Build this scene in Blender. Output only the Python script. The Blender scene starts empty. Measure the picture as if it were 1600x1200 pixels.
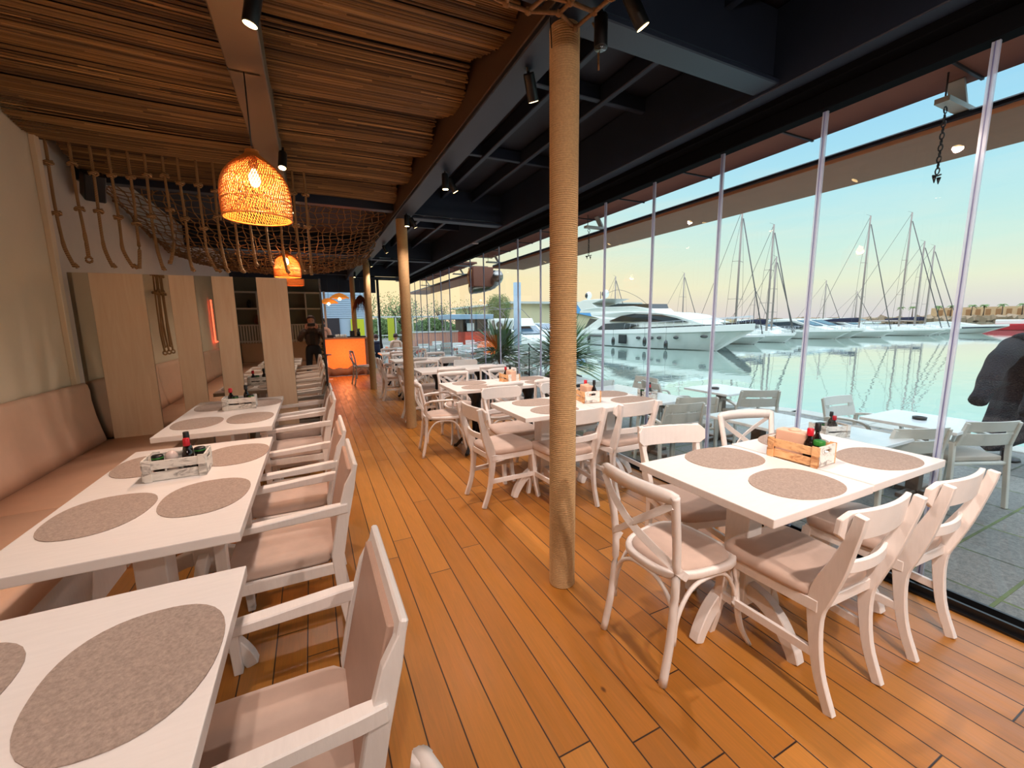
import bpy, bmesh, math, random
from mathutils import Vector, Matrix
random.seed(7)
PI = math.pi
SC = bpy.context.scene
COL = SC.collection
def lin(c):
    c = c / 255.0
    return c / 12.92 if c <= 0.04045 else ((c + 0.055) / 1.055) ** 2.4
def rgb(r, g, b): return (lin(r), lin(g), lin(b), 1.0)

# ------------------------------------------------------------------ camera
cam_d = bpy.data.cameras.new('camera'); cam = bpy.data.objects.new('camera', cam_d); COL.objects.link(cam)
cam_d.sensor_fit = 'HORIZONTAL'; cam_d.sensor_width = 36.0; cam_d.lens = 36.0 * 645.0 / 1600.0
cam_d.clip_start = 0.02; cam_d.clip_end = 2000
Xr, Yr, Zr = (0.9010, -0.0769, 0.4270), (-0.4336, -0.1288, 0.8919), (-0.0136, -0.9887, -0.1494)
cm = Matrix(((Xr[0], -Xr[1], -Xr[2], 0), (Yr[0], -Yr[1], -Yr[2], 0), (Zr[0], -Zr[1], -Zr[2], 1.5), (0, 0, 0, 1)))
cm_r = cm.to_quaternion().to_matrix().to_4x4(); cm_r.translation = (0, 0, 1.5)
cam.matrix_world = cm_r
SC.camera = cam
SC.view_settings.view_transform = 'Standard'; SC.view_settings.look = 'None'
SC.view_settings.exposure = 0.42; SC.view_settings.gamma = 1.0
SC.view_settings.use_curve_mapping = False
try:
    SC.cycles.max_bounces = 8; SC.cycles.diffuse_bounces = 3; SC.cycles.glossy_bounces = 4
    SC.cycles.transmission_bounces = 4; SC.cycles.transparent_max_bounces = 12
    SC.cycles.caustics_reflective = False; SC.cycles.caustics_refractive = False
    SC.cycles.sample_clamp_indirect = 6.0
    SC.cycles.use_denoising = True
except Exception: pass

# ------------------------------------------------------------------ node helpers
class G:
    def __init__(s, nt): s.nt = nt
    def n(s, t, **kw):
        nd = s.nt.nodes.new(t)
        for k, v in kw.items():
            if hasattr(nd, k): setattr(nd, k, v)
        return nd
    def link(s, a, b): s.nt.links.new(a, b)
    def put(s, sock, v):
        if v is None: return
        if isinstance(v, bpy.types.NodeSocket): s.link(v, sock)
        else: sock.default_value = v
    def math(s, op, a, b=None, c=None):
        m = s.n('ShaderNodeMath', operation=op); s.put(m.inputs[0], a); s.put(m.inputs[1], b)
        if c is not None: s.put(m.inputs[2], c)
        return m.outputs[0]
    def mix(s, f, a, b, mode='MIX'):
        m = s.n('ShaderNodeMix', data_type='RGBA', blend_type=mode)
        s.put(m.inputs[0], f); s.put(m.inputs[6], a); s.put(m.inputs[7], b)
        return m.outputs[2]
    def ramp(s, f, stops, interp='LINEAR'):
        r = s.n('ShaderNodeValToRGB'); r.color_ramp.interpolation = interp
        e = r.color_ramp.elements
        while len(e) < len(stops): e.new(0.5)
        for el, (p, c) in zip(e, stops): el.position = p; el.color = c if len(c) == 4 else (*c, 1)
        s.put(r.inputs[0], f); return r.outputs[0]
    def noise(s, vec, scale, detail=3, rough=0.5, dist=0.0):
        t = s.n('ShaderNodeTexNoise'); s.put(t.inputs['Vector'], vec)
        t.inputs['Scale'].default_value = scale; t.inputs['Detail'].default_value = detail
        t.inputs['Roughness'].default_value = rough; t.inputs['Distortion'].default_value = dist
        return t.outputs[0]
    def mapping(s, vec, sc=(1, 1, 1), rot=(0, 0, 0), loc=(0, 0, 0)):
        m = s.n('ShaderNodeMapping'); s.put(m.inputs[0], vec)
        m.inputs['Scale'].default_value = sc; m.inputs['Rotation'].default_value = rot; m.inputs['Location'].default_value = loc
        return m.outputs[0]
    def obj(s): return s.n('ShaderNodeTexCoord').outputs['Object']
    def bump(s, h, strength=0.3, dist=0.01):
        b = s.n('ShaderNodeBump'); b.inputs['Strength'].default_value = strength
        b.inputs['Distance'].default_value = dist; s.put(b.inputs['Height'], h); return b.outputs[0]
def pick(L, default):
    return L if L is not None else default
def newmat(name):
    m = bpy.data.materials.new(name); m.use_nodes = True
    return m, G(m.node_tree), m.node_tree.nodes['Principled BSDF']
def flat(name, c, rough=0.5, metal=0.0, var=0.0, vscale=8, bump=0.0, bscale=60, coat=0.0, stretch=(1, 1, 1), emit=None, es=0.0, sheen=0.0, spec=0.5):
    m, g, p = newmat(name)
    p.inputs['Roughness'].default_value = rough; p.inputs['Metallic'].default_value = metal
    p.inputs['Specular IOR Level'].default_value = spec
    vec = g.mapping(g.obj(), stretch) if (var or bump) else None
    if var:
        n = g.noise(vec, vscale, 4, 0.6)
        d = tuple(max(0, x * (1 - var)) for x in c[:3]) + (1,); l = tuple(min(1, x * (1 + var)) for x in c[:3]) + (1,)
        g.put(p.inputs['Base Color'], g.ramp(n, [(0.3, d), (0.7, l)]))
    else: p.inputs['Base Color'].default_value = c
    if bump: g.put(p.inputs['Normal'], g.bump(g.noise(vec, bscale, 3), bump, 0.004))
    if coat: p.inputs['Coat Weight'].default_value = coat; p.inputs['Coat Roughness'].default_value = 0.2
    if sheen: p.inputs['Sheen Weight'].default_value = sheen
    if emit: p.inputs['Emission Color'].default_value = emit; p.inputs['Emission Strength'].default_value = es
    return m

# ------------------------------------------------------------------ sky
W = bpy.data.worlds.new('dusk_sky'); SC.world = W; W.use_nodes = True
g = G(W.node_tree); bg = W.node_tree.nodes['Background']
dirv = g.n('ShaderNodeTexCoord').outputs['Generated']
sep = g.n('ShaderNodeSeparateXYZ'); g.link(dirv, sep.inputs[0])
zx, zy, zz = sep.outputs
az = g.math('ARCTAN2', zx, zy)
azf = g.math('MULTIPLY_ADD', az, 1 / 0.80, -0.36)          # 0 = along the hall, 1 = over the harbour
azf = g.math('MINIMUM', g.math('MAXIMUM', azf, 0.0), 1.0)
el = g.math('MULTIPLY', zz, 1.0)
cool = g.ramp(el, [(0.0, rgb(210, 204, 206)), (0.03, rgb(217, 214, 205)), (0.065, rgb(226, 230, 204)), (0.125, rgb(200, 230, 219)), (0.22, rgb(178, 224, 232)), (0.36, rgb(150, 206, 236)), (0.5, rgb(196, 214, 230)), (1.0, rgb(206, 216, 228))])
warm = g.ramp(el, [(0.0, rgb(244, 214, 184)), (0.05, rgb(250, 222, 174)), (0.10, rgb(252, 226, 172)), (0.16, rgb(232, 232, 200)), (0.25, rgb(195, 228, 228)), (0.36, rgb(160, 210, 236)), (0.5, rgb(200, 215, 228)), (1.0, rgb(206, 216, 228))])
sky = g.mix(azf, warm, cool)
cl = g.noise(g.mapping(dirv, (2.2, 2.2, 16), (0.10, 0.05, 0)), 1.6, 5, 0.55, 0.6)
clm = g.ramp(cl, [(0.50, (0, 0, 0, 1)), (0.72, (1, 1, 1, 1))])
clm = g.math('MULTIPLY', clm, g.ramp(el, [(0.02, (0, 0, 0, 1)), (0.06, (1, 1, 1, 1)), (0.2, (0.8, 0.8, 0.8, 1)), (0.45, (0.1, 0.1, 0.1, 1))]))
sky = g.mix(g.math('MULTIPLY', clm, g.math('MULTIPLY_ADD', azf, -0.30, 0.50)), sky, g.mix(azf, rgb(252, 222, 178), rgb(238, 234, 212)))
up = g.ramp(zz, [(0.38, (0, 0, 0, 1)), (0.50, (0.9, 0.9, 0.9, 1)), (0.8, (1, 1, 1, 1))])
g.link(sky, bg.inputs[0]); g.put(bg.inputs[1], g.math('MULTIPLY_ADD', up, 2.0, 0.88))      # unseen dome overhead boosted above the visible sky, added light for terrace and room

# ------------------------------------------------------------------ mesh builder
class M:
    def __init__(s): s.v = []; s.f = []; s.sm = []
    def add(s, vs, fs, smooth=False):
        o = len(s.v); s.v += [tuple(v) for v in vs]
        for f in fs: s.f.append(tuple(i + o for i in f)); s.sm.append(smooth)
        return s
    def box(s, c, d, rz=0.0, rx=0.0, ry=0.0):
        R = Matrix.Rotation(rz, 3, 'Z') @ Matrix.Rotation(ry, 3, 'Y') @ Matrix.Rotation(rx, 3, 'X')
        c = Vector(c)
        vs = [c + R @ Vector((x * d[0] / 2, y * d[1] / 2, z * d[2] / 2)) for x in (-1, 1) for y in (-1, 1) for z in (-1, 1)]
        return s.add(vs, [(0, 1, 3, 2), (4, 6, 7, 5), (0, 4, 5, 1), (2, 3, 7, 6), (0, 2, 6, 4), (1, 5, 7, 3)])
    def b2(s, x0, x1, y0, y1, z0, z1): return s.box(((x0 + x1) / 2, (y0 + y1) / 2, (z0 + z1) / 2), (abs(x1 - x0), abs(y1 - y0), abs(z1 - z0)))
    def rings(s, rings, closed=False, caps=True, smooth=True):
        n = len(rings[0]); vs = [p for r in rings for p in r]; fs = []
        m = len(rings)
        for i in range(m if closed else m - 1):
            a, b = i * n, ((i + 1) % m) * n
            for j in range(n): fs.append((a + j, a + (j + 1) % n, b + (j + 1) % n, b + j))
        if caps and not closed:
            fs.append(tuple(range(n - 1, -1, -1))); fs.append(tuple((m - 1) * n + j for j in range(n)))
        return s.add(vs, fs, smooth)
    def tube(s, pts, r, n=8, closed=False, sx=1.0, sy=1.0, smooth=True, twist=0.0, up=(0, 0, 1)):
        pts = [Vector(p) for p in pts]; m = len(pts); rs = []
        upv = Vector(up)
        for i, p in enumerate(pts):
            a = pts[(i - 1) % m] if (closed or i > 0) else p; b = pts[(i + 1) % m] if (closed or i < m - 1) else p
            t = (b - a); t = t.normalized() if t.length > 1e-9 else Vector((0, 0, 1))
            u = upv - t * upv.dot(t)
            if u.length < 0.05: u = Vector((1, 0, 0)) - t * t.x
            if u.length < 0.05: u = Vector((0, 1, 0)) - t * t.y
            u.normalize(); w = t.cross(u)
            rr = r[i] if isinstance(r, (list, tuple)) else r
            ring = []
            for k in range(n):
                an = 2 * PI * (k + 0.5) / n + twist * i
                ring.append(p + w * math.cos(an) * rr * sx + u * math.sin(an) * rr * sy)
            rs.append(ring)
        return s.rings(rs, closed, True, smooth)
    def bar(s, pts, w, h, up=(0, 0, 1)):
        """rectangular section swept along pts: w sideways, h along up (numbers or lists)"""
        pts = [Vector(p) for p in pts]; m = len(pts); rs = []; upv = Vector(up)
        for i, p in enumerate(pts):
            t = (pts[min(i + 1, m - 1)] - pts[max(i - 1, 0)]).normalized()
            u = upv - t * upv.dot(t)
            if u.length < 0.05: u = Vector((0, 1, 0)) - t * t.y
            u.normalize(); q = t.cross(u)
            ww = (w[i] if isinstance(w, (list, tuple)) else w) / 2; hh = (h[i] if isinstance(h, (list, tuple)) else h) / 2
            rs.append([p - q * ww - u * hh, p + q * ww - u * hh, p + q * ww + u * hh, p - q * ww + u * hh])
        return s.rings(rs, False, True, False)
    def lathe(s, prof, c=(0, 0, 0), n=16, smooth=True):
        rs = [[(c[0] + r * math.cos(2 * PI * k / n), c[1] + r * math.sin(2 * PI * k / n), c[2] + z) for k in range(n)] for r, z in prof]
        return s.rings(rs, False, True, smooth)
    def prism(s, poly, axis, a, b, f=None):
        """2D polygon extruded along axis from a to b"""
        def P(p, t):
            if axis == 'x': return (t, p[0], p[1])
            if axis == 'y': return (p[0], t, p[1])
            return (p[0], p[1], t)
        n = len(poly)
        vs = [P(p, a) for p in poly] + [P(p, b) for p in poly]
        fs = [tuple(range(n - 1, -1, -1)), tuple(range(n, 2 * n))] + [(i, (i + 1) % n, n + (i + 1) % n, n + i) for i in range(n)]
        return s.add(vs, fs)
    def sphere(s, c, r, nu=12, nv=8):
        if not isinstance(r, (tuple, list)): r = (r, r, r)
        rs = [[(c[0] + r[0] * math.sin(PI * (i + .01) / (nv + .02)) * math.cos(2 * PI * k / nu), c[1] + r[1] * math.sin(PI * (i + .01) / (nv + .02)) * math.sin(2 * PI * k / nu), c[2] - r[2] * math.cos(PI * (i + .01) / (nv + .02))) for k in range(nu)] for i in range(nv + 1)]
        return s.rings(rs, False, True, True)
    def build(s, name, mat, parent=None, bevel=0.0, kind=None, seg=1, sub=0):
        me = bpy.data.meshes.new(name); me.from_pydata(s.v, [], s.f)
        me.polygons.foreach_set('use_smooth', s.sm)
        bm = bmesh.new(); bm.from_mesh(me)
        bmesh.ops.recalc_face_normals(bm, faces=bm.faces)
        if bevel:
            es = [e for e in bm.edges if len(e.link_faces) == 2 and e.calc_face_angle(0) > 0.7 and not (e.link_faces[0].smooth and e.link_faces[1].smooth)]
            if es: bmesh.ops.bevel(bm, geom=es, offset=bevel, segments=seg, affect='EDGES', profile=0.6, clamp_overlap=True)
        bm.to_mesh(me); bm.free()
        if mat: me.materials.append(mat)
        o = bpy.data.objects.new(name, me); COL.objects.link(o)
        if parent: o.parent = parent
        if kind: o['kind'] = kind
        if sub:
            md = o.modifiers.new('subd', 'SUBSURF'); md.levels = sub; md.render_levels = sub
        return o
def empty(name, loc=(0, 0, 0), rz=0.0, parent=None):
    o = bpy.data.objects.new(name, None); o.empty_display_size = 0.1; COL.objects.link(o)
    o.location = loc; o.rotation_euler = (0, 0, rz)
    if parent: o.parent = parent
    return o
def tag(o, label, cat, group=None, kind=None):
    if label: o['label'] = label
    if cat: o['category'] = cat
    if group: o['group'] = group
    if kind: o['kind'] = kind
    return o
def dup(o, parent=None):
    c = o.copy(); COL.objects.link(c); c.parent = parent
    for ch in list(o.children): dup(ch, c)
    return c
PROTO = {}
def put(key, fn, x, y, rz, label, cat, group=None, z=0.0, *a):
    if key not in PROTO: r = PROTO[key] = fn(*a)
    else: r = dup(PROTO[key])
    r.location = (x, y, z); r.rotation_euler = (0, 0, rz)
    for k in ('group',):
        if k in r: del r[k]
    return tag(r, label, cat, group)
def arc(c, r, a0, a1, n, plane='xy'):
    out = []
    for i in range(n + 1):
        a = a0 + (a1 - a0) * i / n; u, v = r * math.cos(a), r * math.sin(a)
        out.append((c[0] + u, c[1] + v, c[2]) if plane == 'xy' else (c[0] + u, c[1], c[2] + v) if plane == 'xz' else (c[0], c[1] + u, c[2] + v))
    return out
def curve(pts, n=6):
    """Catmull-Rom through the points"""
    P = [Vector(p) for p in pts]; P = [2 * P[0] - P[1]] + P + [2 * P[-1] - P[-2]]; out = []
    for i in range(1, len(P) - 2):
        for k in range(n):
            t = k / n; a, b, c, d = P[i - 1], P[i], P[i + 1], P[i + 2]
            out.append(0.5 * ((2 * b) + (c - a) * t + (2 * a - 5 * b + 4 * c - d) * t * t + (3 * b - a - 3 * c + d) * t ** 3))
    out.append(P[-2]); return out
def light(name, kind, loc, energy, color, parent=None, size=0.05, rot=None, spot=None, blend=0.6):
    d = bpy.data.lights.new(name, kind); d.energy = energy; d.color = color
    if kind == 'SPOT': d.spot_size = spot; d.spot_blend = blend
    d.shadow_soft_size = size
    o = bpy.data.objects.new(name, d); COL.objects.link(o); o.location = loc
    if rot: o.rotation_euler = rot
    if parent: o.parent = parent
    return o

# ------------------------------------------------------------------ materials
WARM = (1.0, 0.81, 0.71)
AMBER = (1.0, 0.47, 0.17)
m_white = flat('white_paint', rgb(236, 230, 226), 0.42, var=0.03, vscale=14, bump=0.08, bscale=90, stretch=(1, 6, 1))
m_whitetop = flat('white_table_paint', rgb(238, 232, 228), 0.36, var=0.025, vscale=10, bump=0.05, bscale=70, stretch=(1, 8, 1))
m_seat = flat('seat_suede', rgb(196, 172, 158), 0.85, var=0.12, vscale=5, bump=0.15, bscale=25, sheen=0.3)
m_panel = flat('back_upholstery', rgb(190, 158, 140), 0.55, var=0.05, vscale=6, stretch=(1, 1, 3))
m_mat = flat('felt_mat', rgb(168, 150, 138), 0.95, var=0.22, vscale=130, bump=0.5, bscale=320)
m_leather = flat('bench_leatherette', rgb(224, 184, 156), 0.55, var=0.05, vscale=4, bump=0.1, bscale=12)
m_cream = flat('cream_plaster', rgb(232, 214, 186), 0.85, var=0.03, vscale=2, bump=0.1, bscale=50)
m_dark = flat('dark_steel', rgb(34, 44, 62), 0.45, var=0.1, vscale=3)
m_roof = flat('dark_roof_panel', rgb(18, 24, 38), 0.6)
m_track = flat('matt_black_track', rgb(14, 15, 18), 0.9, spec=0.05)
m_beam = flat('brown_beam', rgb(82, 62, 48), 0.5, var=0.06, vscale=4)
m_black = flat('black_metal', rgb(18, 18, 20), 0.4)
m_iron = flat('black_cast_iron', rgb(14, 15, 20), 0.35)
m_chrome = flat('brushed_steel', rgb(190, 192, 196), 0.3, metal=1.0)
m_glassdark = flat('tinted_glass', rgb(34, 36, 40), 0.08, spec=0.8)
m_mirror = flat('mirror_glass', rgb(200, 196, 188), 0.02, metal=1.0)
m_rope = None
m_gel = flat('white_gelcoat', rgb(232, 236, 232), 0.25, coat=0.3)
m_gelg = flat('white_gelcoat_topside', rgb(222, 226, 220), 0.3, coat=0.3)
m_antif = flat('dark_waterline', rgb(52, 54, 56), 0.5)
m_navy = flat('navy_canvas', rgb(30, 34, 60), 0.8)
m_rig = flat('rigging_wire', rgb(92, 88, 88), 0.5)
m_mast = flat('mast_aluminium', rgb(158, 144, 136), 0.45)
m_resin = flat('grey_resin', rgb(196, 200, 194), 0.5)
m_cush = flat('outdoor_cushion', rgb(176, 170, 160), 0.9, var=0.05)
m_marble = flat('white_laminate_top', rgb(226, 232, 234), 0.15, var=0.03, vscale=3, coat=0.3, stretch=(1, 5, 1))
m_taupe = flat('taupe_post', rgb(112, 94, 82), 0.5)
m_red = flat('red_plastic', rgb(190, 20, 40), 0.35)
m_green = flat('green_plastic', rgb(40, 120, 40), 0.4)
m_sauce = flat('dark_sauce', rgb(26, 14, 12), 0.08, spec=0.8)
m_napkin = flat('napkin_pack', rgb(226, 184, 158), 0.6)
m_skin = flat('skin', rgb(205, 150, 125), 0.5)
m_jacket = flat('brown_jacket', rgb(70, 52, 42), 0.75, var=0.15)
m_jeans = flat('dark_jeans', rgb(32, 36, 44), 0.85)
m_hair = flat('auburn_hair', rgb(58, 26, 18), 0.6)
m_fleece = flat('black_fleece', rgb(24, 26, 32), 1.0, var=0.6, vscale=45, bump=1.0, bscale=80)
for n_ in m_fleece.node_tree.nodes:
    if n_.type == 'BUMP': n_.inputs['Distance'].default_value = 0.03
m_leaf = flat('cordyline_leaf', rgb(74, 112, 60), 0.45, var=0.35, vscale=6)
m_tree = flat('tree_leaf', rgb(112, 136, 84), 0.8, var=0.35, vscale=1.5)
m_bark = flat('bark', rgb(86, 72, 60), 0.9)
m_pot = flat('grey_planter', rgb(70, 72, 76), 0.7)
m_blueroof = flat('blue_cladding', rgb(92, 160, 214), 0.5, var=0.06, vscale=2)
m_buff = flat('buff_wall', rgb(206, 196, 158), 0.8)
m_rust = flat('terracotta_red', rgb(196, 84, 66), 0.8, var=0.1)
m_bulb = flat('lamp_filament', (1, 0.75, 0.4, 1), emit=(1.0, 0.62, 0.22, 1), es=26.0)
m_lens = flat('spot_lens', (1, 0.8, 0.5, 1), emit=(1.0, 0.66, 0.28, 1), es=16.0)
m_led = flat('red_led', (1, 0.1, 0.05, 1), emit=(1.0, 0.09, 0.04, 1), es=5.0)

def wood_board(name, a, b, scale=(1, 1, 12), rough=0.5, wear=None):
    m, g, p = newmat(name); v = g.mapping(g.obj(), scale)
    n = g.noise(v, 3.0, 5, 0.6, 1.2)
    c = g.ramp(n, [(0.3, a), (0.7, b)])
    if wear:
        w = g.noise(g.mapping(g.obj(), (0.45, 0.7, 1.3)), 26, 5, 0.6, 1.2)
        c = g.mix(g.ramp(w, [(0.48, (0, 0, 0, 1)), (0.66, (0.85, 0.85, 0.85, 1))]), c, wear)
    g.put(p.inputs['Base Color'], c); p.inputs['Roughness'].default_value = rough
    g.put(p.inputs['Normal'], g.bump(n, 0.1, 0.003)); return m
m_oak = wood_board('pale_oak_veneer', rgb(232, 202, 168), rgb(242, 218, 188), (6, 6, 0.5))
m_crate = wood_board('burnt_pine_crate', rgb(214, 160, 108), rgb(232, 190, 140), (3, 3, 8), 0.7, rgb(150, 92, 50))
m_cratew = wood_board('whitewashed_crate', rgb(224, 220, 212), rgb(238, 234, 228), (3, 3, 8), 0.7, rgb(128, 122, 116))

# floor planks
m_floor, g, p = newmat('oiled_pine_planks')
v = g.obj(); sx = g.n('ShaderNodeSeparateXYZ'); g.link(v, sx.inputs[0])
px = g.math('DIVIDE', sx.outputs[0], 0.132); pid = g.math('FLOOR', px); fx = g.math('FRACT', px)
wn = g.n('ShaderNodeTexWhiteNoise', noise_dimensions='1D'); g.link(pid, wn.inputs['W'])
py = g.math('ADD', g.math('DIVIDE', sx.outputs[1], 2.3), wn.outputs[0]); yid = g.math('FLOOR', py); fy = g.math('FRACT', py)
wn2 = g.n('ShaderNodeTexWhiteNoise', noise_dimensions='2D'); cx = g.n('ShaderNodeCombineXYZ'); g.link(pid, cx.inputs[0]); g.link(yid, cx.inputs[1]); g.link(cx.outputs[0], wn2.inputs['Vector'])
base = g.ramp(wn2.outputs[0], [(0.0, rgb(160, 110, 44)), (0.5, rgb(174, 122, 52)), (1.0, rgb(188, 137, 64))])
cx2 = g.n('ShaderNodeCombineXYZ'); g.link(sx.outputs[0], cx2.inputs[0]); g.link(sx.outputs[1], cx2.inputs[1]); g.link(g.math('MULTIPLY', wn2.outputs[0], 30.0), cx2.inputs[2])
grain = g.noise(g.mapping(cx2.outputs[0], (14, 0.7, 1)), 5.0, 6, 0.65, 1.5)
base = g.mix(0.30, base, g.ramp(grain, [(0.25, rgb(110, 62, 30)), (0.75, rgb(218, 150, 88))]), 'OVERLAY')
kn = g.n('ShaderNodeTexVoronoi'); kn.inputs['Scale'].default_value = 2.1; g.put(kn.inputs['Vector'], g.mapping(cx2.outputs[0], (1.3, 0.75, 1)))
base = g.mix(g.ramp(kn.outputs[0], [(0.018, (0.8, 0.8, 0.8, 1)), (0.032, (0, 0, 0, 1))]), base, rgb(60, 32, 18))
e1 = g.math('MINIMUM', fx, g.math('SUBTRACT', 1.0, fx)); e2 = g.math('MULTIPLY', g.math('MINIMUM', fy, g.math('SUBTRACT', 1.0, fy)), 17.0)
ee = g.math('MINIMUM', e1, e2)
gap = g.ramp(ee, [(0.012, (0, 0, 0, 1)), (0.028, (1, 1, 1, 1))])
g.put(p.inputs['Base Color'], g.mix(gap, rgb(34, 18, 10), base))
g.put(p.inputs['Roughness'], g.ramp(g.noise(g.mapping(v, (6, 1, 1)), 3, 3), [(0.3, (0.30, 0.30, 0.30, 1)), (0.7, (0.46, 0.46, 0.46, 1))]))
g.put(p.inputs['Normal'], g.bump(g.math('ADD', gap, g.math('MULTIPLY', grain, 0.12)), 0.35, 0.004))

# reeds
m_reed, g, p = newmat('river_reed')
v = g.obj(); sx = g.n('ShaderNodeSeparateXYZ'); g.link(v, sx.inputs[0])
ry = g.math('FLOOR', g.math('DIVIDE', sx.outputs[1], 0.0125))
wn = g.n('ShaderNodeTexWhiteNoise', noise_dimensions='2D'); cx = g.n('ShaderNodeCombineXYZ')
g.link(ry, cx.inputs[0]); g.link(g.math('FLOOR', g.math('ADD', g.math('MULTIPLY', sx.outputs[0], 0.9), g.math('MULTIPLY', g.math('SINE', g.math('MULTIPLY', ry, 12.9)), 3.0))), cx.inputs[1]); g.link(cx.outputs[0], wn.inputs['Vector'])
c = g.ramp(wn.outputs[0], [(0.0, rgb(44, 28, 16)), (0.12, rgb(84, 60, 34)), (0.5, rgb(128, 96, 56)), (0.85, rgb(156, 120, 72)), (1.0, rgb(192, 152, 96))])
c = g.mix(g.ramp(g.noise(g.mapping(v, (0.5, 5, 1)), 2.0, 4, 0.6), [(0.35, (0, 0, 0, 1)), (0.65, (0.6, 0.6, 0.6, 1))]), c, rgb(92, 66, 36))
g.put(p.inputs['Base Color'], c); p.inputs['Roughness'].default_value = 0.55

# ropes
def rope_mat(name, a, b, freq, axis=2, slant=1.0):
    m, g, p = newmat(name); v = g.obj(); s = g.n('ShaderNodeSeparateXYZ'); g.link(v, s.inputs[0])
    an = g.math('ARCTAN2', s.outputs[1], s.outputs[0])
    w = g.math('SINE', g.math('ADD', g.math('MULTIPLY', s.outputs[2], freq), g.math('MULTIPLY', an, slant)))
    n = g.noise(v, 60, 3)
    g.put(p.inputs['Base Color'], g.mix(g.ramp(w, [(0.2, (0, 0, 0, 1)), (0.8, (1, 1, 1, 1))]), a, g.mix(n, b, rgb(226, 190, 140))))
    g.put(p.inputs['Normal'], g.bump(g.math('ADD', w, n), 0.8, 0.004)); p.inputs['Roughness'].default_value = 0.9
    return m
m_rope = rope_mat('hemp_rope', rgb(150, 110, 70), rgb(206, 164, 112), 420, slant=3.0)
m_net = flat('net_rope', rgb(150, 112, 76), 0.95, var=0.2, vscale=60, bump=0.4, bscale=200)
m_rattan = flat('rattan_strand', rgb(220, 136, 62), 0.5)
m_wrap = flat('column_hemp', rgb(196, 160, 114), 0.9, var=0.14, vscale=90, bump=0.4, bscale=160)

# paving
m_pave, g, p = newmat('granite_pavers')
v = g.mapping(g.obj(), (1, 1, 1), (0, 0, 0.0))
br = g.n('ShaderNodeTexBrick'); g.put(br.inputs['Vector'], g.mapping(v, (1, 1, 1), (0, 0, PI / 2)))
br.inputs['Scale'].default_value = 1.0; br.inputs['Brick Width'].default_value = 0.40; br.inputs['Row Height'].default_value = 0.62
br.inputs['Mortar Size'].default_value = 0.012; br.inputs['Mortar Smooth'].default_value = 0.3; br.offset = 0.0
br.inputs['Color1'].default_value = rgb(146, 144, 138); br.inputs['Color2'].default_value = rgb(118, 118, 114); br.inputs['Mortar'].default_value = rgb(52, 60, 48)
sp = g.noise(v, 42, 4, 0.8); moss = g.noise(v, 1.6, 3)
c = g.mix(0.75, br.outputs[0], g.ramp(sp, [(0.35, rgb(84, 88, 90)), (0.7, rgb(190, 190, 186))]), 'OVERLAY')
c = g.mix(g.math('MULTIPLY', br.outputs[1], g.ramp(moss, [(0.4, (0, 0, 0, 1)), (0.55, (1, 1, 1, 1))])), c, rgb(84, 98, 42))
g.put(p.inputs['Base Color'], c); p.inputs['Roughness'].default_value = 0.6
g.put(p.inputs['Normal'], g.bump(g.math('SUBTRACT', g.math('MULTIPLY', sp, 0.3), br.outputs[1]), 0.4, 0.006))

# water
m_water, g, p = newmat('harbour_water')
p.inputs['Base Color'].default_value = rgb(196, 222, 212); p.inputs['Metallic'].default_value = 0.72; p.inputs['Roughness'].default_value = 0.02; p.inputs['IOR'].default_value = 1.45
p.inputs['Specular IOR Level'].default_value = 1.0
v = g.obj()
w1 = g.noise(g.mapping(v, (0.35, 0.9, 1), (0, 0, 0.5)), 1.1, 3, 0.5, 0.4); w2 = g.noise(g.mapping(v, (1.6, 3.6, 1), (0, 0, 0.4)), 1.0, 2)
g.put(p.inputs['Normal'], g.bump(g.math('ADD', w1, g.math('MULTIPLY', w2, 0.16)), 0.10, 0.10))

# pane glass
def glass_mat(name, tint, f=0.06):
    m = bpy.data.materials.new(name); m.use_nodes = True; nt = m.node_tree; g = G(nt); nt.nodes.remove(nt.nodes['Principled BSDF'])
    out = nt.nodes['Material Output']; tr = g.n('ShaderNodeBsdfTransparent'); tr.inputs[0].default_value = tint
    gl = g.n('ShaderNodeBsdfGlossy'); gl.inputs['Roughness'].default_value = 0.0
    geo = g.n('ShaderNodeNewGeometry'); dt = g.n('ShaderNodeVectorMath', operation='DOT_PRODUCT'); g.link(geo.outputs['Incoming'], dt.inputs[0]); g.link(geo.outputs['Normal'], dt.inputs[1])
    q5 = g.math('POWER', g.math('SUBTRACT', 1.0, g.math('ABSOLUTE', dt.outputs['Value'])), 5.0); fac = g.math('MULTIPLY_ADD', q5, 0.28, 0.045)
    mx = g.n('ShaderNodeMixShader'); g.link(fac, mx.inputs[0]); g.link(tr.outputs[0], mx.inputs[1]); g.link(gl.outputs[0], mx.inputs[2])
    g.link(mx.outputs[0], out.inputs[0]); return m
m_pane = glass_mat('clear_pane', (0.95, 0.98, 0.975, 1))
m_strip = flat('clear_pvc_strip', rgb(200, 212, 236), 0.15, spec=0.8); m_strip.node_tree.nodes['Principled BSDF'].inputs['Alpha'].default_value = 0.5; m_seal = flat('strip_seal', rgb(96, 100, 140), 0.4)

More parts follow.
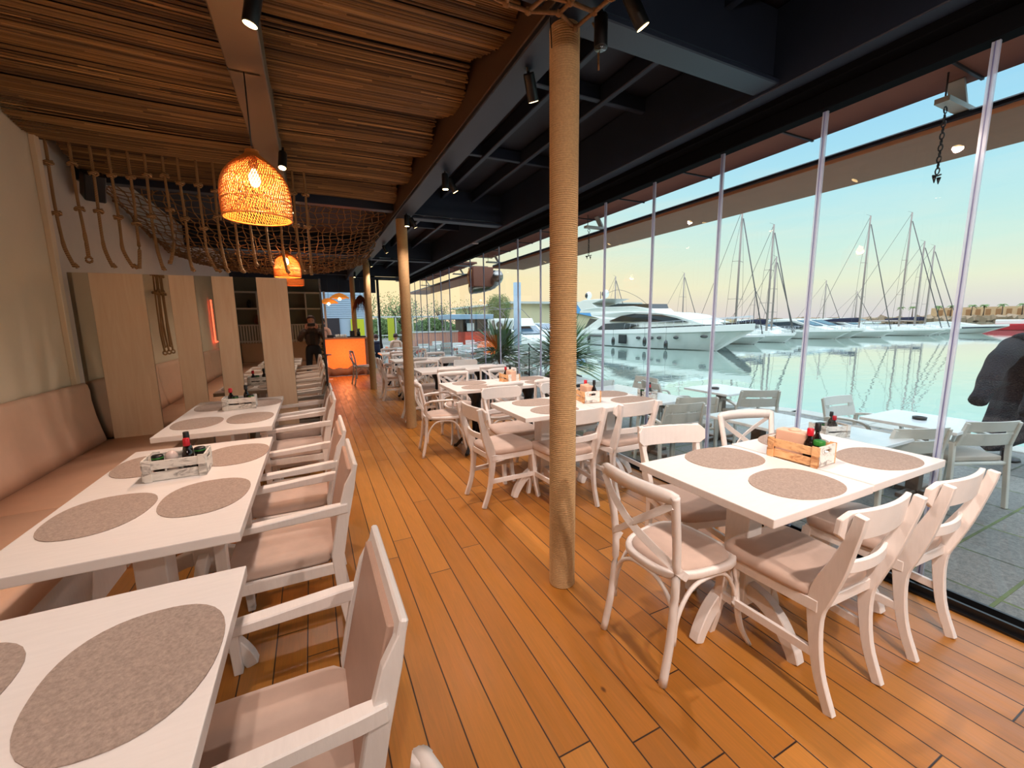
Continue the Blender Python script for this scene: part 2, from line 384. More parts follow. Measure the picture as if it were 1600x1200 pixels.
# ------------------------------------------------------------------ setting
GX = 2.93                                                       # glass line
TZ = -0.25                                                      # terrace level
WZ = -1.1                                                       # water level
def S(name, m, mat, bevel=0.0): return m.build(name, mat, None, bevel, 'structure')
S('floor', M().b2(-2.1, GX - 0.08, -3.6, 14.6, -0.12, 0.0), m_floor)
wl = M()
wl.b2(-2.12, -1.95, -3.6, 5.0, 0, 3.34)
S('wall_left', wl, m_cream)
S('wall_left_far', M().b2(-2.2, -2.02, 5.0, 14.6, 0, 3.34), flat('white_wall', rgb(214, 204, 192), 0.85, var=0.02))
S('trim_1', M().b2(-1.95, -1.91, 4.93, 5.0, 0.0, 3.1), m_cream, 0.004)
S('wall_back', M().b2(-2.1, GX, -3.75, -3.6, 0, 3.3), flat('grey_green_wall', rgb(120, 122, 112), 0.8))
S('ceiling', M().b2(-2.2, GX + 0.05, -3.8, 14.7, 3.34, 3.42), m_roof)
# steel beams
def beam(name, x0, x1, y0, y1, z0, z1, mat, label, grp=None):
    o = M().b2(x0, x1, y0, y1, z0, z1).build(name, mat, None, 0.006); o['kind'] = 'structure'; return o
beam('trim_3', 1.10, 1.30, -3.6, 14.5, 2.88, 2.92, m_dark, '')
beam('trim_4', 1.10, 1.16, -3.6, 14.5, 2.92, 3.33, m_beam, '')
beam('trim_5', 1.22, 1.26, -3.6, 14.5, 2.92, 3.33, m_dark, '')
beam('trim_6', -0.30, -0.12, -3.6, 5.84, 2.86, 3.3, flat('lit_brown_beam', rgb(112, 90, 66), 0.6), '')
k = 7
for yb in (1.80, 5.86, 9.85, 13.8):
    beam('trim_%d' % k, 1.30, GX, yb, yb + 0.05, 2.96, 3.33, m_dark, ''); k += 1
    beam('trim_%d' % k, 1.30, 2.72, yb - 0.04, yb + 0.12, 2.90, 2.93, m_dark, ''); k += 1
    beam('trim_%d' % k, -2.05, 1.10, yb, yb + 0.12, 2.97, 3.33, m_dark, ''); k += 1
beam('trim_%d' % k, 2.66, 2.78, -3.6, 14.5, 2.88, 3.33, m_dark, ''); k += 1
beam('trim_%d' % k, 2.78, GX + 0.10, -3.6, 14.5, 2.84, 3.34, m_track, ''); k += 1
beam('trim_%d' % k, GX - 0.05, GX + 0.05, -3.6, 14.5, 2.74, 2.84, m_track, ''); k += 1
for xp in (1.75, 2.2):
    beam('trim_%d' % k, xp, xp + 0.05, -3.6, 14.5, 3.20, 3.33, m_dark, ''); k += 1
for y0, y1 in ((2.9, 2.95), (4.3, 4.35), (7.8, 7.85), (0.5, 0.55)):
    beam('trim_%d' % k, 1.30, 2.7, y0, y1, 3.22, 3.33, m_dark, ''); k += 1
# threshold of the sliding glass
th = M(); th.b2(GX - 0.08, GX + 0.08, -3.6, 14.6, -0.25, 0.012); th.b2(GX - 0.05, GX - 0.035, -3.6, 14.6, 0.012, 0.045); th.b2(GX + 0.035, GX + 0.05, -3.6, 14.6, 0.012, 0.045)
S('trim_%d' % k, th, m_black); k += 1
# far end frame
ef = M(); ef.b2(1.95, 2.02, 13.9, 13.97, 0, 2.95); ef.b2(1.3, 2.95, 13.9, 13.97, 2.86, 2.96); ef.b2(2.88, 2.95, 13.9, 13.97, 0, 2.9)
S('trim_%d' % k, ef, m_black, 0.003); k += 1

# sliding panes
def window(i, y0, y1):
    w = empty('window_%d' % i, (GX, y0, 0)); w['kind'] = 'structure'
    M().add([(0, 0, 0.05), (0, y1 - y0, 0.05), (0, y1 - y0, 2.76), (0, 0, 2.76)], [(0, 1, 2, 3)]).build('pane', m_pane, w)
    M().b2(-0.008, 0.008, -0.019, 0.009, 0.05, 2.76).build('edge_strip', m_strip, w); M().b2(-0.010, 0.010, -0.006, -0.002, 0.05, 2.76).build('seal', m_seal, w)
PY = 0.704
wi = 1
for i in range(-5, 20):
    y0 = 0.93 + i * PY
    if 8.2 < y0 < 8.9 or y0 > 14: continue
    window(wi, y0, y0 + PY - 0.01); wi += 1

# reed mats (corrugated reeds, sagging between the battens)
def sag(x, y):
    return 3.16 - 0.11 * abs(math.sin(PI * (y - 0.15) / 0.86)) - 0.015 * math.sin(1.9 * x + 0.7 * y)
def reed_mat(x0, x1, y0, y1, nx, left_edge=False):
    pitch = 0.0125; n = int((y1 - y0) / pitch); rows = []
    me = M(); vs = []; fs = []
    for j in range(n):
        yc = y0 + (j + 0.5) * pitch; dz = random.uniform(-0.004, 0.004) - (0.007 if random.random() < 0.09 else 0)
        e0 = x0 + (random.uniform(-0.01, 0.01)); e1 = x1 + random.uniform(-0.012, 0.012) - 0.07 * abs(math.cos(PI * (yc - 0.15) / 0.86))
        o = len(vs); r = pitch * random.uniform(0.40, 0.52)
        ph = random.uniform(0, 6.28); am = random.uniform(0.0, 0.0022)
        for i in range(nx + 1):
            x = e0 + (e1 - e0) * i / nx; z = sag(x, yc) + dz; yy = yc + am * math.sin(5 * x + ph)
            for a in (-0.2, 0.9, PI / 2, PI - 0.9, PI + 0.2): vs.append((x, yy + r * math.cos(a), z - r * math.sin(a)))
        for i in range(nx):
            for q in range(4): fs.append((o + i * 5 + q, o + i * 5 + q + 1, o + (i + 1) * 5 + q + 1, o + (i + 1) * 5 + q))
    return me.add(vs, fs, True)
tag(reed_mat(-1.935, -0.28, -1.2, 5.84, 8).build('reed_mat', m_reed), 'brown reed matting sagging under the ceiling left of the long central beam', 'ceiling mat')
tag(reed_mat(-0.14, 1.13, 1.93, 5.84, 8).build('reed_mat', m_reed), 'brown reed matting between the central beam and the rope column beam', 'ceiling mat')

# rope wrapped columns
def rope_column(H=2.9):
    root = empty('rope_column')
    M().lathe([(0.062, 0), (0.062, H)], n=20).build('core', m_beam, root)
    prof = []; t = 0.0105; z = 0.0
    while z < H - 0.002:
        prof += [(0.0655, z), (0.0715, z + t * 0.25), (0.0732, z + t * 0.5), (0.0715, z + t * 0.75)]; z += t
    prof.append((0.0655, z))
    M().lathe(prof, n=24).build('rope_wrapping', m_wrap, root)
    return root
cl = ['rope-wrapped column in the aisle in front of the near window table, nearest of the five', 'second rope-wrapped column, beside the bentwood armchair', 'third rope-wrapped column, just behind the far tables', 'fourth rope-wrapped column in front of the bar end']
for (x, y), l in zip([(1.20, 1.87), (1.20, 5.90), (1.19, 9.9), (1.19, 13.5)], cl):
    put('rope_column', rope_column, x, y, 0.3 * y, l.replace(', nearest of the five', ', the nearest column'), 'column', 'rope columns along the aisle')

# ------------------------------------------------------------------ partition of oak boards and mirror strips
pt = empty('partition', (0, 5.07, 0))
tag(pt, 'oak and mirror striped partition standing behind the bench end', 'partition')
M().b2(-1.915, 0.115, 0.02, 0.05, 0, 1.985).build('backing_board', m_dark, pt)
pe = [-1.91, -1.77, -1.39, -1.20, -1.0, -0.86, -0.68, -0.48, -0.20, 0.105]
for i in range(9):
    mm = M().b2(pe[i] + 0.001, pe[i + 1] - 0.001, 0.0 if i % 2 else 0.008, 0.02, 0.0, 1.985)
    o = mm.build('oak_panel' if i % 2 else 'mirror_strip', m_oak if i % 2 else m_mirror, pt, 0.001)
M().b2(0.105, 0.125, -0.002, 0.055, 0, 1.99).build('edge_trim', m_black, pt)

# knotted ropes hanging over the partition
ORD = ['first', 'second', 'third', 'fourth', 'fifth', 'sixth', 'seventh', 'eighth', 'ninth', 'tenth', 'eleventh', 'twelfth', 'thirteenth', 'fourteenth', 'fifteenth', 'sixteenth', 'seventeenth', 'eighteenth']
def knot(m, x, y, z, r=0.029):
    a0 = random.uniform(0, 6)
    pts = [(x + r * math.cos(t * 2 * PI / 9 + a0), y + r * 0.8 * math.sin(t * 2 * PI / 9 + a0), z + 0.010 * math.sin(2 * t * 2 * PI / 9)) for t in range(9)]
    m.tube(pts, 0.0115, 6, closed=True)
    m.tube([(x - r, y, z - 0.012), (x, y - r, z + 0.004), (x + r, y, z + 0.016)], 0.010, 6)
def knotted_rope(x0, y0, zt, zb, loop=False, curl=0.05, zk=(0.3, 0.7), r=0.0115):
    root_x = x0; m = M(); pts = []; L = zt - zb; n = 26
    ax, ay, ph = random.uniform(0.006, 0.016), random.uniform(0.004, 0.012), random.uniform(0, 6)
    for i in range(n + 1):
        t = i / n
        dx = ax * math.sin(5 * t + ph) * t + (curl * max(0, (t - 0.82) / 0.18) ** 1.4)
        pts.append((dx, ay * math.sin(4 * t + ph * 2) * t, -L * t))
    rs = [r * (1 if t < 0.8 * n else 1.28) for t in range(n + 1)]
    m.tube(pts, rs, 7)
    for q in zk:
        i = int(q * n); knot(m, pts[i][0], pts[i][1], pts[i][2])
    ex, ey, ez = pts[-1]
    if loop: m.tube([(ex + 0.022 * math.sin(a * PI / 5), ey, ez - 0.024 + 0.024 * math.cos(a * PI / 5)) for a in range(10)], 0.010, 6, closed=True)
    else:
        m.tube([(ex, ey, ez + 0.03), (ex + 0.008 + curl * .3, ey - 0.004, ez - 0.004)], [r * 1.2, r * 1.5], 6)
    o = m.build('knotted_rope', m_rope); o.location = (x0, y0, zt); return o
xs = [-1.90, -1.75, -1.62, -1.50, -1.37, -1.25, -1.12, -1.01, -0.87, -0.74, -0.61, -0.48, -0.34, -0.20, -0.06, 0.05]
zb = [2.01, 2.10, 2.02, 2.02, 2.02, 2.01, 2.07, 2.01, 2.01, 2.01, 2.01, 2.08, 2.10, 2.02, 2.02, 2.01]
cu = [0.06, 0.0, 0.05, 0.10, -0.03, 0.02, -0.05, 0.03, 0.10, 0.02, 0.04, 0.02, 0.02, 0.03, 0.03, -0.02]
for i, x in enumerate(xs):
    a, b = random.uniform(0.20, 0.28), random.uniform(0.52, 0.64)
    o = knotted_rope(x, 5.06, sag(x, 5.06) + 0.01, zb[i] + 0.02, loop=(i == 1), curl=cu[i] * 0.7, zk=(a, b))
    extra = {0: ', against the wall', 1: ', ending in a small loop', 15: ', nearest the aisle'}.get(i, '')
    tag(o, '%s knotted rope from the left hanging above the partition%s' % (ORD[i], extra), 'rope', 'knotted ropes above the partition')
for i in range(5):                                             # the bundle on the wall, seen in the mirror
    o = knotted_rope(-1.87, 2.55 + 0.09 * i, 2.75, 1.16 + 0.05 * (i % 2), loop=i % 2 == 0, curl=0.01, zk=(0.38, 0.5), r=0.010)
    tag(o, 'dark knotted rope hanging on the left wall, %s in the mirror from the left' % ORD[i], 'rope', 'ropes on the left wall, seen in the mirror')

# ------------------------------------------------------------------ bench
def bench(y0, y1, label):
    root = empty('bench', (-1.5, y0, 0)); L = y1 - y0
    pr = [(-0.40, 0.30), (-0.405, 0.42), (-0.41, 0.60), (-0.425, 0.80), (-0.415, 0.95), (-0.40, 1.02), (-0.43, 1.06), (-0.47, 1.05), (-0.49, 0.98), (-0.49, 0.30)]
    prof = [(-0.30, 0.44), (-0.325, 0.56), (-0.35, 0.70), (-0.365, 0.84), (-0.365, 0.93), (-0.375, 0.98), (-0.395, 1.005), (-0.42, 1.0), (-0.44, 0.97), (-0.44, 0.44)]
    n = max(2, int(L / 0.02)); rs = []
    for i in range(n + 1):
        y = L * i / n; s = 0.0
        for c in (0.95 - (y0 - 3.2) * 0, 0.62, 1.25): s += 0.004 * math.exp(-((y - c) / 0.02) ** 2)
        e = min(y, L - y); rd = 0.03 * max(0, 1 - e / 0.04) ** 2
        rs.append([(x - (s if j < 7 else 0) - (rd if j < 7 else 0), y, z - (rd if 4 < j < 9 else 0)) for j, (x, z) in enumerate(prof)])
    M().rings(rs).build('backrest', m_leather, root)
    se = [(-0.34, 0.33), (0.35, 0.33), (0.375, 0.36), (0.38, 0.42), (0.365, 0.452), (0.33, 0.462), (-0.34, 0.455)]
    rs = [[(x, y, z) for x, z in se] for y in (0.0, 0.004, L - 0.004, L)]
    rs[0] = [(x * 0.985, 0.0, z - (0.012 if z > .4 else 0)) for x, z in se]; rs[-1] = [(x * 0.985, L, z - (0.012 if z > .4 else 0)) for x, z in se]
    M().rings(rs, smooth=True).build('seat', m_leather, root)
    b = M()
    b.b2(-0.40, 0.34, 0.005, L - 0.005, 0.0, 0.33)
    b.build('base', m_white, root)
    return tag(root, label, 'bench')
bench(3.22, 5.06, 'peach leatherette wall bench section next to the striped partition')
bench(0.2, 3.215, 'peach leatherette wall bench section behind the two nearest tables')
bench(-3.0, 0.195, 'peach leatherette wall bench section behind the camera, seen in the mirror')

# ------------------------------------------------------------------ tables
def top_shape(w, d, z0, z1):
    return M().b2(-w / 2, w / 2, -d / 2, d / 2, z0, z1)
def pedestal_parts(root, x, y, h, ang=0.0):
    M().b2(x - 0.05, x + 0.05, y - 0.06, y + 0.06, 0.13, h).build('post', m_white, root, 0.004)
    M().b2(x - 0.2, x + 0.2, y - 0.2, y + 0.2, h - 0.025, h).build('mounting_board', m_white, root, 0.003)
    for k in range(4):
        a = ang + k * PI / 2; c, s = math.cos(a), math.sin(a)
        pts = curve([(x + c * r, y + s * r, z) for r, z in ((0.03, 0.215), (0.12, 0.20), (0.20, 0.145), (0.26, 0.06), (0.285, 0.0))], 4)
        n = len(pts)
        M().bar(pts, 0.050, [0.082 - 0.034 * i / (n - 1) for i in range(n)]).build('foot', m_white, root, 0.004)
def wooden_table(w=0.69, d=0.69, ped=((0, 0),)):
    root = empty('dining_table')
    top_shape(w, d, 0.738, 0.775).build('tabletop', m_whitetop, root, 0.004, seg=2)
    for x, y in ped: pedestal_parts(root, x, y, 0.738)
    return root
def iron_table(w=0.69, d=0.69):
    root = empty('dining_table')
    top_shape(w, d, 0.738, 0.775).build('tabletop', m_whitetop, root, 0.004)
    b = M().lathe([(0.035, 0.1), (0.045, 0.2), (0.035, 0.3), (0.03, 0.45), (0.05, 0.55), (0.07, 0.62), (0.10, 0.66), (0.10, 0.738)], n=10)
    for k in range(10):
        a = k * PI / 5; b.tube([(0.045 * math.cos(a), 0.045 * math.sin(a), 0.2), (0.05 * math.cos(a), 0.05 * math.sin(a), 0.6)], 0.009, 5)
    b.build('column', m_iron, root)
    for k in range(4):
        a = PI / 4 + k * PI / 2; c, s = math.cos(a), math.sin(a)
        M().bar(curve([(c * r, s * r, z) for r, z in ((0.02, 0.16), (0.10, 0.17), (0.20, 0.10), (0.27, 0.025), (0.31, 0.02))], 4), 0.035, 0.035).build('foot', m_iron, root, 0.006)
    return root
# left side, long tops along the bench
put('t_long', lambda: wooden_table(0.70, 1.40, ((0, -0.36), (0, 0.36))), -0.585, 0.706, 0, 'white long table in the near left corner, nearest the camera', 'table', 'long tables along the bench')
put('t_long', None, -0.635, 2.36, 0, 'white long table along the bench carrying the whitewashed crate', 'table', 'long tables along the bench')
put('t_long', None, -0.665, 4.10, 0, 'white long table along the bench next to the partition', 'table', 'long tables along the bench')
# right side, pairs of square tops
TB = 'square white tables pushed together in pairs'
put('t_sq', wooden_table, 1.805, 1.205, 0, 'white square table nearest on the window side, aisle half of its pair', 'table', TB)
put('t_sq', None, 2.51, 1.21, 0, 'white square table nearest on the window side, glass half of its pair', 'table', TB)
put('t_sq', None, 1.75, 3.05, 0, 'white square table behind the near column, aisle half of its pair', 'table', TB)
put('t_sq', None, 2.45, 3.05, 0, 'white square table behind the near column, glass half of its pair', 'table', TB)
put('t_ir', iron_table, 1.68, 4.50, 0, 'white table on a black iron pedestal, aisle half of the third pair', 'table', TB)
put('t_ir', None, 2.38, 4.50, 0, 'white table on a black iron pedestal, glass half of the third pair', 'table', TB)
put('t_ir', None, 1.75, 6.35, 0, 'white iron-footed table of the fourth row, on the aisle side', 'table', TB)
put('t_ir', None, 2.46, 6.35, 0, 'white iron-footed table of the fourth row, on the glass side', 'table', TB)
put('t_ir', None, 1.72, 8.35, 0, 'white iron-footed table of the fifth row, on the aisle side', 'table', TB)
put('t_ir', None, 2.44, 8.35, 0, 'white iron-footed table of the fifth row, on the glass side', 'table', TB)
put('t_ir', None, 1.80, 10.5, 0, 'white iron-footed table of the sixth row, near the bar', 'table', TB)
put('t_ir', None, 2.50, 12.2, 0, 'white iron-footed table of the last row indoors', 'table', TB)

# placemats
def placemat():
    pts = []
    for k in range(40):
        a = 2 * PI * k / 40; c, s = math.cos(a), math.sin(a)
        rr = 1 / (abs(c) ** 2.35 + abs(s) ** 2.35) ** (1 / 2.35)
        pts.append((0.205 * rr * c, 0.158 * rr * s * (1 + 0.06 * c)))
    m = M().prism(pts, 'z', 0.0, 0.003)
    return m.build('placemat', m_mat, None)
PM = 'taupe felt placemats'
def pmat(x, y, rz, label, z=0.7755): put('placemat', placemat, x, y, rz, label, 'placemat', PM, z)
H = PI / 2
pmat(-0.40, 1.06, H + 0.03, 'oval taupe placemat on the nearest left table, at its far aisle corner')
pmat(-0.775, 1.10, H, 'oval taupe placemat cut by the left edge of the photo on the nearest table')
pmat(-0.40, 0.36, H, 'oval taupe placemat on the nearest left table, at the bottom edge of the view')
pmat(-0.80, 2.07, H - 0.05, 'oval taupe placemat in front of the whitewashed crate, on the bench side')
pmat(-0.465, 2.095, H - 0.02, 'oval taupe placemat in front of the whitewashed crate, on the aisle side')
pmat(-0.82, 2.73, H, 'oval taupe placemat behind the whitewashed crate, on the bench side')
pmat(-0.44, 2.72, H, 'oval taupe placemat behind the whitewashed crate, on the aisle side')
pmat(-0.83, 3.76, H, 'oval taupe placemat on the table by the partition, near bench side')
pmat(-0.49, 3.78, H, 'oval taupe placemat on the table by the partition, near aisle side')
pmat(-0.83, 4.45, H, 'oval taupe placemat on the table by the partition, far bench side')
pmat(-0.47, 4.47, H, 'oval taupe placemat on the table by the partition, far aisle side')
pmat(1.90, 1.405, -0.05, 'oval taupe placemat left of the pine crate on the near window table')
pmat(1.875, 1.03, 0.0, 'oval taupe placemat at the front corner of the near window table')
pmat(2.58, 1.035, 0.0, 'oval taupe placemat on the right end of the near window table')
pmat(2.52, 1.42, 0.03, 'oval taupe placemat mostly hidden behind the pine crate by the glass')
pmat(1.76, 3.22, 0.0, 'oval taupe placemat on the second window table, far left')
pmat(1.76, 2.87, 0.0, 'oval taupe placemat on the second window table, partly behind the column')
pmat(2.60, 3.24, 0.0, 'oval taupe placemat on the second window table, far right by the glass')
pmat(2.60, 2.88, 0.0, 'oval taupe placemat on the second window table, near right')
pmat(1.66, 4.66, 0.0, 'oval taupe placemat on the third window table, far left')
pmat(1.66, 4.32, 0.0, 'oval taupe placemat on the third window table, near left')
pmat(2.46, 4.66, 0.0, 'oval taupe placemat on the third window table, far right')
pmat(2.46, 4.32, 0.0, 'oval taupe placemat on the third window table, near right')

# ------------------------------------------------------------------ condiment crates and what is in them
def crate(mat):
    L, D, Hh, t = 0.25, 0.155, 0.10, 0.009
    root = empty('condiment_crate')
    b = M().b2(-L / 2 + t, L / 2 - t, -D / 2 + 0.004, D / 2 - 0.004, 0.0, 0.008); b.build('bottom', mat, root)
    for s in (-1, 1):
        for z0, z1 in ((0.004, 0.044), (0.056, 0.098)):
            M().b2(-L / 2, L / 2, s * (D / 2 - 0.003) - 0.003, s * (D / 2 - 0.003) + 0.003, z0, z1).build('slat', mat, root, 0.001)
        e = M(); x0, x1 = s * (L / 2 - t), s * (L / 2 - t) + s * 0.008
        xa, xb = min(x0, x1), max(x0, x1)
        e.b2(xa, xb, -D / 2 + 0.006, D / 2 - 0.006, 0.004, 0.066); e.b2(xa, xb, -D / 2 + 0.006, D / 2 - 0.006, 0.084, 0.104)
        e.b2(xa, xb, -D / 2 + 0.006, -0.032, 0.066, 0.084); e.b2(xa, xb, 0.032, D / 2 - 0.006, 0.066, 0.084)
        e.build('end_panel', m_cratew, root, 0.001)
        for q in (-1, 1):
            M().b2(s * (L / 2 - 0.02) - 0.012 + 0.0, s * (L / 2 - 0.02) + 0.018 * 1.0, q * (D / 2 + 0.004) - 0.004, q * (D / 2 + 0.004) + 0.004, 0, 0.105).build('corner_post', mat, root, 0.001)
    return root
def bottle(cap, lab, h=0.17, r=0.024):
    root = empty('sauce_bottle')
    M().lathe([(r * .9, 0), (r, 0.006), (r, h * 0.52), (r * 0.85, h * 0.6), (r * 0.42, h * 0.7), (r * 0.40, h * 0.80)], n=14).build('glass_body', m_sauce, root)
    M().lathe([(r * 0.62, h * 0.78), (r * 0.64, h * 0.80), (r * 0.60, h * 0.985), (r * 0.5, h)], n=12).build('cap', cap, root)
    b = M().lathe([(r * 1.02, h * 0.14), (r * 1.02, h * 0.44)], n=14); b.build('label', lab, root)
    return root
def ring_label():
    m, g, p = newmat('round_pink_label'); v = g.obj(); s = g.n('ShaderNodeSeparateXYZ'); g.link(v, s.inputs[0])
    a = g.math('ARCTAN2', s.outputs[1], s.outputs[0]); a = g.math('MULTIPLY', g.math('ADD', a, 1.57), 0.030)
    d = g.math('SQRT', g.math('ADD', g.math('POWER', a, 2.0), g.math('POWER', g.math('SUBTRACT', s.outputs[2], 0.055), 2.0)))
    c = g.ramp(d, [(0.0, rgb(226, 180, 180)), (0.006, rgb(200, 60, 84)), (0.011, rgb(236, 214, 210)), (0.0145, rgb(236, 214, 210)), (0.016, rgb(22, 14, 14))], 'CONSTANT')
    g.put(p.inputs['Base Color'], c); p.inputs['Roughness'].default_value = 0.3; return m
m_lab = ring_label(); m_lab2 = flat('black_label', rgb(30, 26, 28), 0.4)
def spice_jar():
    root = empty('spice_jar')
    M().lathe([(0.021, 0), (0.022, 0.005), (0.022, 0.07), (0.019, 0.078)], n=14).build('glass_body', m_sauce, root)
    M().lathe([(0.0235, 0.076), (0.024, 0.08), (0.024, 0.102), (0.021, 0.106)], n=14).build('lid', m_black, root)
    M().lathe([(0.0246, 0.088), (0.0246, 0.096)], n=14).build('lid_band', m_green, root)
    return root
def green_jar():
    root = empty('spice_jar')
    M().lathe([(0.024, 0), (0.025, 0.005), (0.025, 0.085), (0.022, 0.092)], n=14).build('glass_body', m_sauce, root)
    M().lathe([(0.0255, 0.090), (0.026, 0.094), (0.026, 0.112), (0.022, 0.117)], n=14).build('lid', m_green, root)
    return root
def shaker():
    root = empty('salt_shaker')
    M().lathe([(0.020, 0), (0.024, 0.01), (0.024, 0.07), (0.026, 0.085), (0.024, 0.105), (0.013, 0.118), (0.003, 0.121)], n=14).build('body', flat('frosted_white', rgb(214, 196, 190), 0.25), root)
    M().lathe([(0.0245, 0.066), (0.0262, 0.074), (0.0245, 0.08)], n=14).build('collar', m_chrome, root)
    return root
def napkins():
    root = empty('napkin_pack')
    M().b2(-0.075, 0.075, -0.035, 0.035, 0.0, 0.135).build('paper_stack', m_napkin, root, 0.01, seg=3)
    M().lathe([(0.03, 0.134), (0.026, 0.142), (0.012, 0.148)], n=10).build('tuft', m_napkin, root)
    return root
def crate_set(key, mat, x, y, rz, where, kind, label, flip=1):
    put(key, lambda: crate(mat), x, y, rz, label, 'crate', 'condiment crates on the tables', 0.776)
    c, s = math.cos(rz), math.sin(rz)
    def at(u, v): return (x + c * u - s * v, y + s * u + c * v)
    Z = 0.785
    for what, u, v in kind:
        X, Y = at(u, v)
        if what == 'red': put('b_red', lambda: bottle(m_red, m_lab), X, Y, 0.5, 'red-capped sauce bottle in ' + where, 'bottle', 'red-capped sauce bottles', Z)
        if what == 'blk': put('b_blk', lambda: bottle(m_black, m_lab2, 0.19, 0.022), X, Y, 0, 'tall black-capped bottle in ' + where, 'bottle', 'black-capped bottles', Z)
        if what == 'jar': put('jar', spice_jar, X, Y, 0, 'small jar with green-banded black lid in ' + where, 'jar', 'spice jars', Z)
        if what == 'jar2': put('jar', spice_jar, X, Y, 0, 'second green-banded jar, beside the bottles, in ' + where, 'jar', 'spice jars', Z)
        if what == 'grn': put('gjar', green_jar, X, Y, 0, 'green-lidded jar at the front of ' + where, 'jar', 'spice jars', Z)
        if what == 'salt': put('salt', shaker, X, Y, 0, 'white round-topped shaker in ' + where, 'shaker', 'shakers', Z)
        if what == 'nap': put('nap', napkins, X, Y, rz, 'pack of pinkish paper napkins in ' + where, 'napkins', 'napkin packs', Z)
crate_set('crate_w', m_cratew, -0.645, 2.49, 0.03, 'the whitewashed crate on the second left table', [('jar', -0.07, -0.03), ('salt', -0.015, -0.035), ('red', 0.045, -0.02), ('blk', 0.035, 0.04), ('jar2', 0.085, 0.03)], 'whitewashed slatted crate on the middle bench table')
crate_set('crate_n', m_crate, 2.23, 1.215, -H + 0.04, 'the scorched pine crate on the near window table', [('nap', -0.035, 0.0), ('red', 0.055, -0.032), ('blk', 0.055, 0.035), ('grn', 0.093, -0.02)], 'scorched pine crate in the middle of the near window table')
crate_set('crate_w', None, -0.62, 4.28, 0.03, 'the crate on the table by the partition', [('red', -0.065, 0.02), ('jar', -0.03, -0.02), ('blk', 0.05, 0.02), ('jar2', 0.085, -0.01)], 'whitewashed slatted crate on the bench table next to the partition')
crate_set('crate_n', None, 2.22, 3.06, -H - 0.2, 'the pine crate on the second window table', [('red', -0.07, 0.02), ('nap', 0.0, 0.0), ('blk', 0.09, 0.03)], 'pine crate right of the near column on the second window table')
crate_set('crate_n', None, 2.12, 4.50, -H, 'the pine crate on the third window table', [('blk', -0.02, 0.02), ('nap', 0.05, 0.0), ('red', -0.06, -0.02)], 'small pine crate on the third window table')

# ------------------------------------------------------------------ chairs
def saber_chair():
    root = empty('dining_chair')                               # origin between the rear feet, facing +y
    for s in (-1, 1):
        pts = curve([(s * 0.165, -0.035, 0.0), (s * 0.167, 0.020, 0.16), (s * 0.170, 0.045, 0.36), (s * 0.172, 0.030, 0.47), (s * 0.180, -0.022, 0.62), (s * 0.190, -0.062, 0.76), (s * 0.192, -0.075, 0.83)], 4)
        n = len(pts); hs = [0.036 + 0.040 * math.exp(-((i / (n - 1) - 0.52) / 0.2) ** 2) for i in range(n)]
        M().bar(pts, 0.027, hs, up=(0, 1, 0)).build('rear_leg', m_white, root, 0.003)
        pts = curve([(s * 0.205, 0.475, 0.0), (s * 0.198, 0.445, 0.16), (s * 0.196, 0.425, 0.42)], 4)
        M().bar(pts, 0.032, [0.034 + 0.01 * i / 8 for i in range(9)], up=(0, 1, 0)).build('front_leg', m_white, root, 0.003)
        M().box((s * 0.184, 0.235, 0.215), (0.018, 0.40, 0.038), rz=-s * 0.065).build('side_stretcher', m_white, root, 0.002)
        M().box((s * 0.188, 0.235, 0.412), (0.022, 0.40, 0.048), rz=-s * 0.065).build('seat_rail', m_white, root, 0.002)
    M().b2(-0.19, 0.19, 0.42, 0.44, 0.39, 0.436).build('seat_rail', m_white, root, 0.002)
    M().b2(-0.17, 0.17, 0.03, 0.05, 0.39, 0.436).build('seat_rail', m_white, root, 0.002)
    # cushion: rounded trapezoid
    rs = []
    for z, k in ((0.436, 0.985), (0.450, 1.0), (0.466, 0.995), (0.478, 0.965), (0.484, 0.88), (0.487, 0.6), (0.488, 0.2)):
        ring = []
        for q in range(36):
            a = 2 * PI * q / 36; c, s_ = math.cos(a), math.sin(a); e = 6
            rr = 1 / (abs(c) ** e + abs(s_) ** e) ** (1 / e)
            y = rr * s_ * 0.212 * k; w = 0.212 + 0.017 * (y / 0.212)
            ring.append((rr * c * w * k, 0.245 + y, z))
        rs.append(ring)
    M().rings(rs).build('seat_cushion', m_seat, root)
    # curved top rail and slat
    def curved(z0, z1, w, yb, t, dep, name, rnd=0.0):
        n = 14; rs = []
        for i in range(n + 1):
            u = -1 + 2 * i / n; x = u * w; y = yb - dep * (1 - u * u)
            k = 1.0
            if rnd: e = max(0, abs(u) - (1 - rnd)) / rnd; k = math.sqrt(max(0.25, 1 - e * e * 0.85))
            zc, hh = (z0 + z1) / 2, (z1 - z0) / 2 * k
            ln = 0.20 * (0 if z0 < 0.7 else 1)
            rs.append([(x, y - t / 2 + 0.0, zc - hh), (x, y + t / 2, zc - hh), (x, y + t / 2 - hh * ln, zc + hh), (x, y - t / 2 - hh * ln, zc + hh)])
        M().rings(rs, smooth=False).build(name, m_white, root, 0.003)
    curved(0.715, 0.832, 0.225, -0.018, 0.020, 0.035, 'top_rail', 0.12)
    curved(0.565, 0.612, 0.178, 0.005, 0.016, 0.035, 'back_slat')
    return root
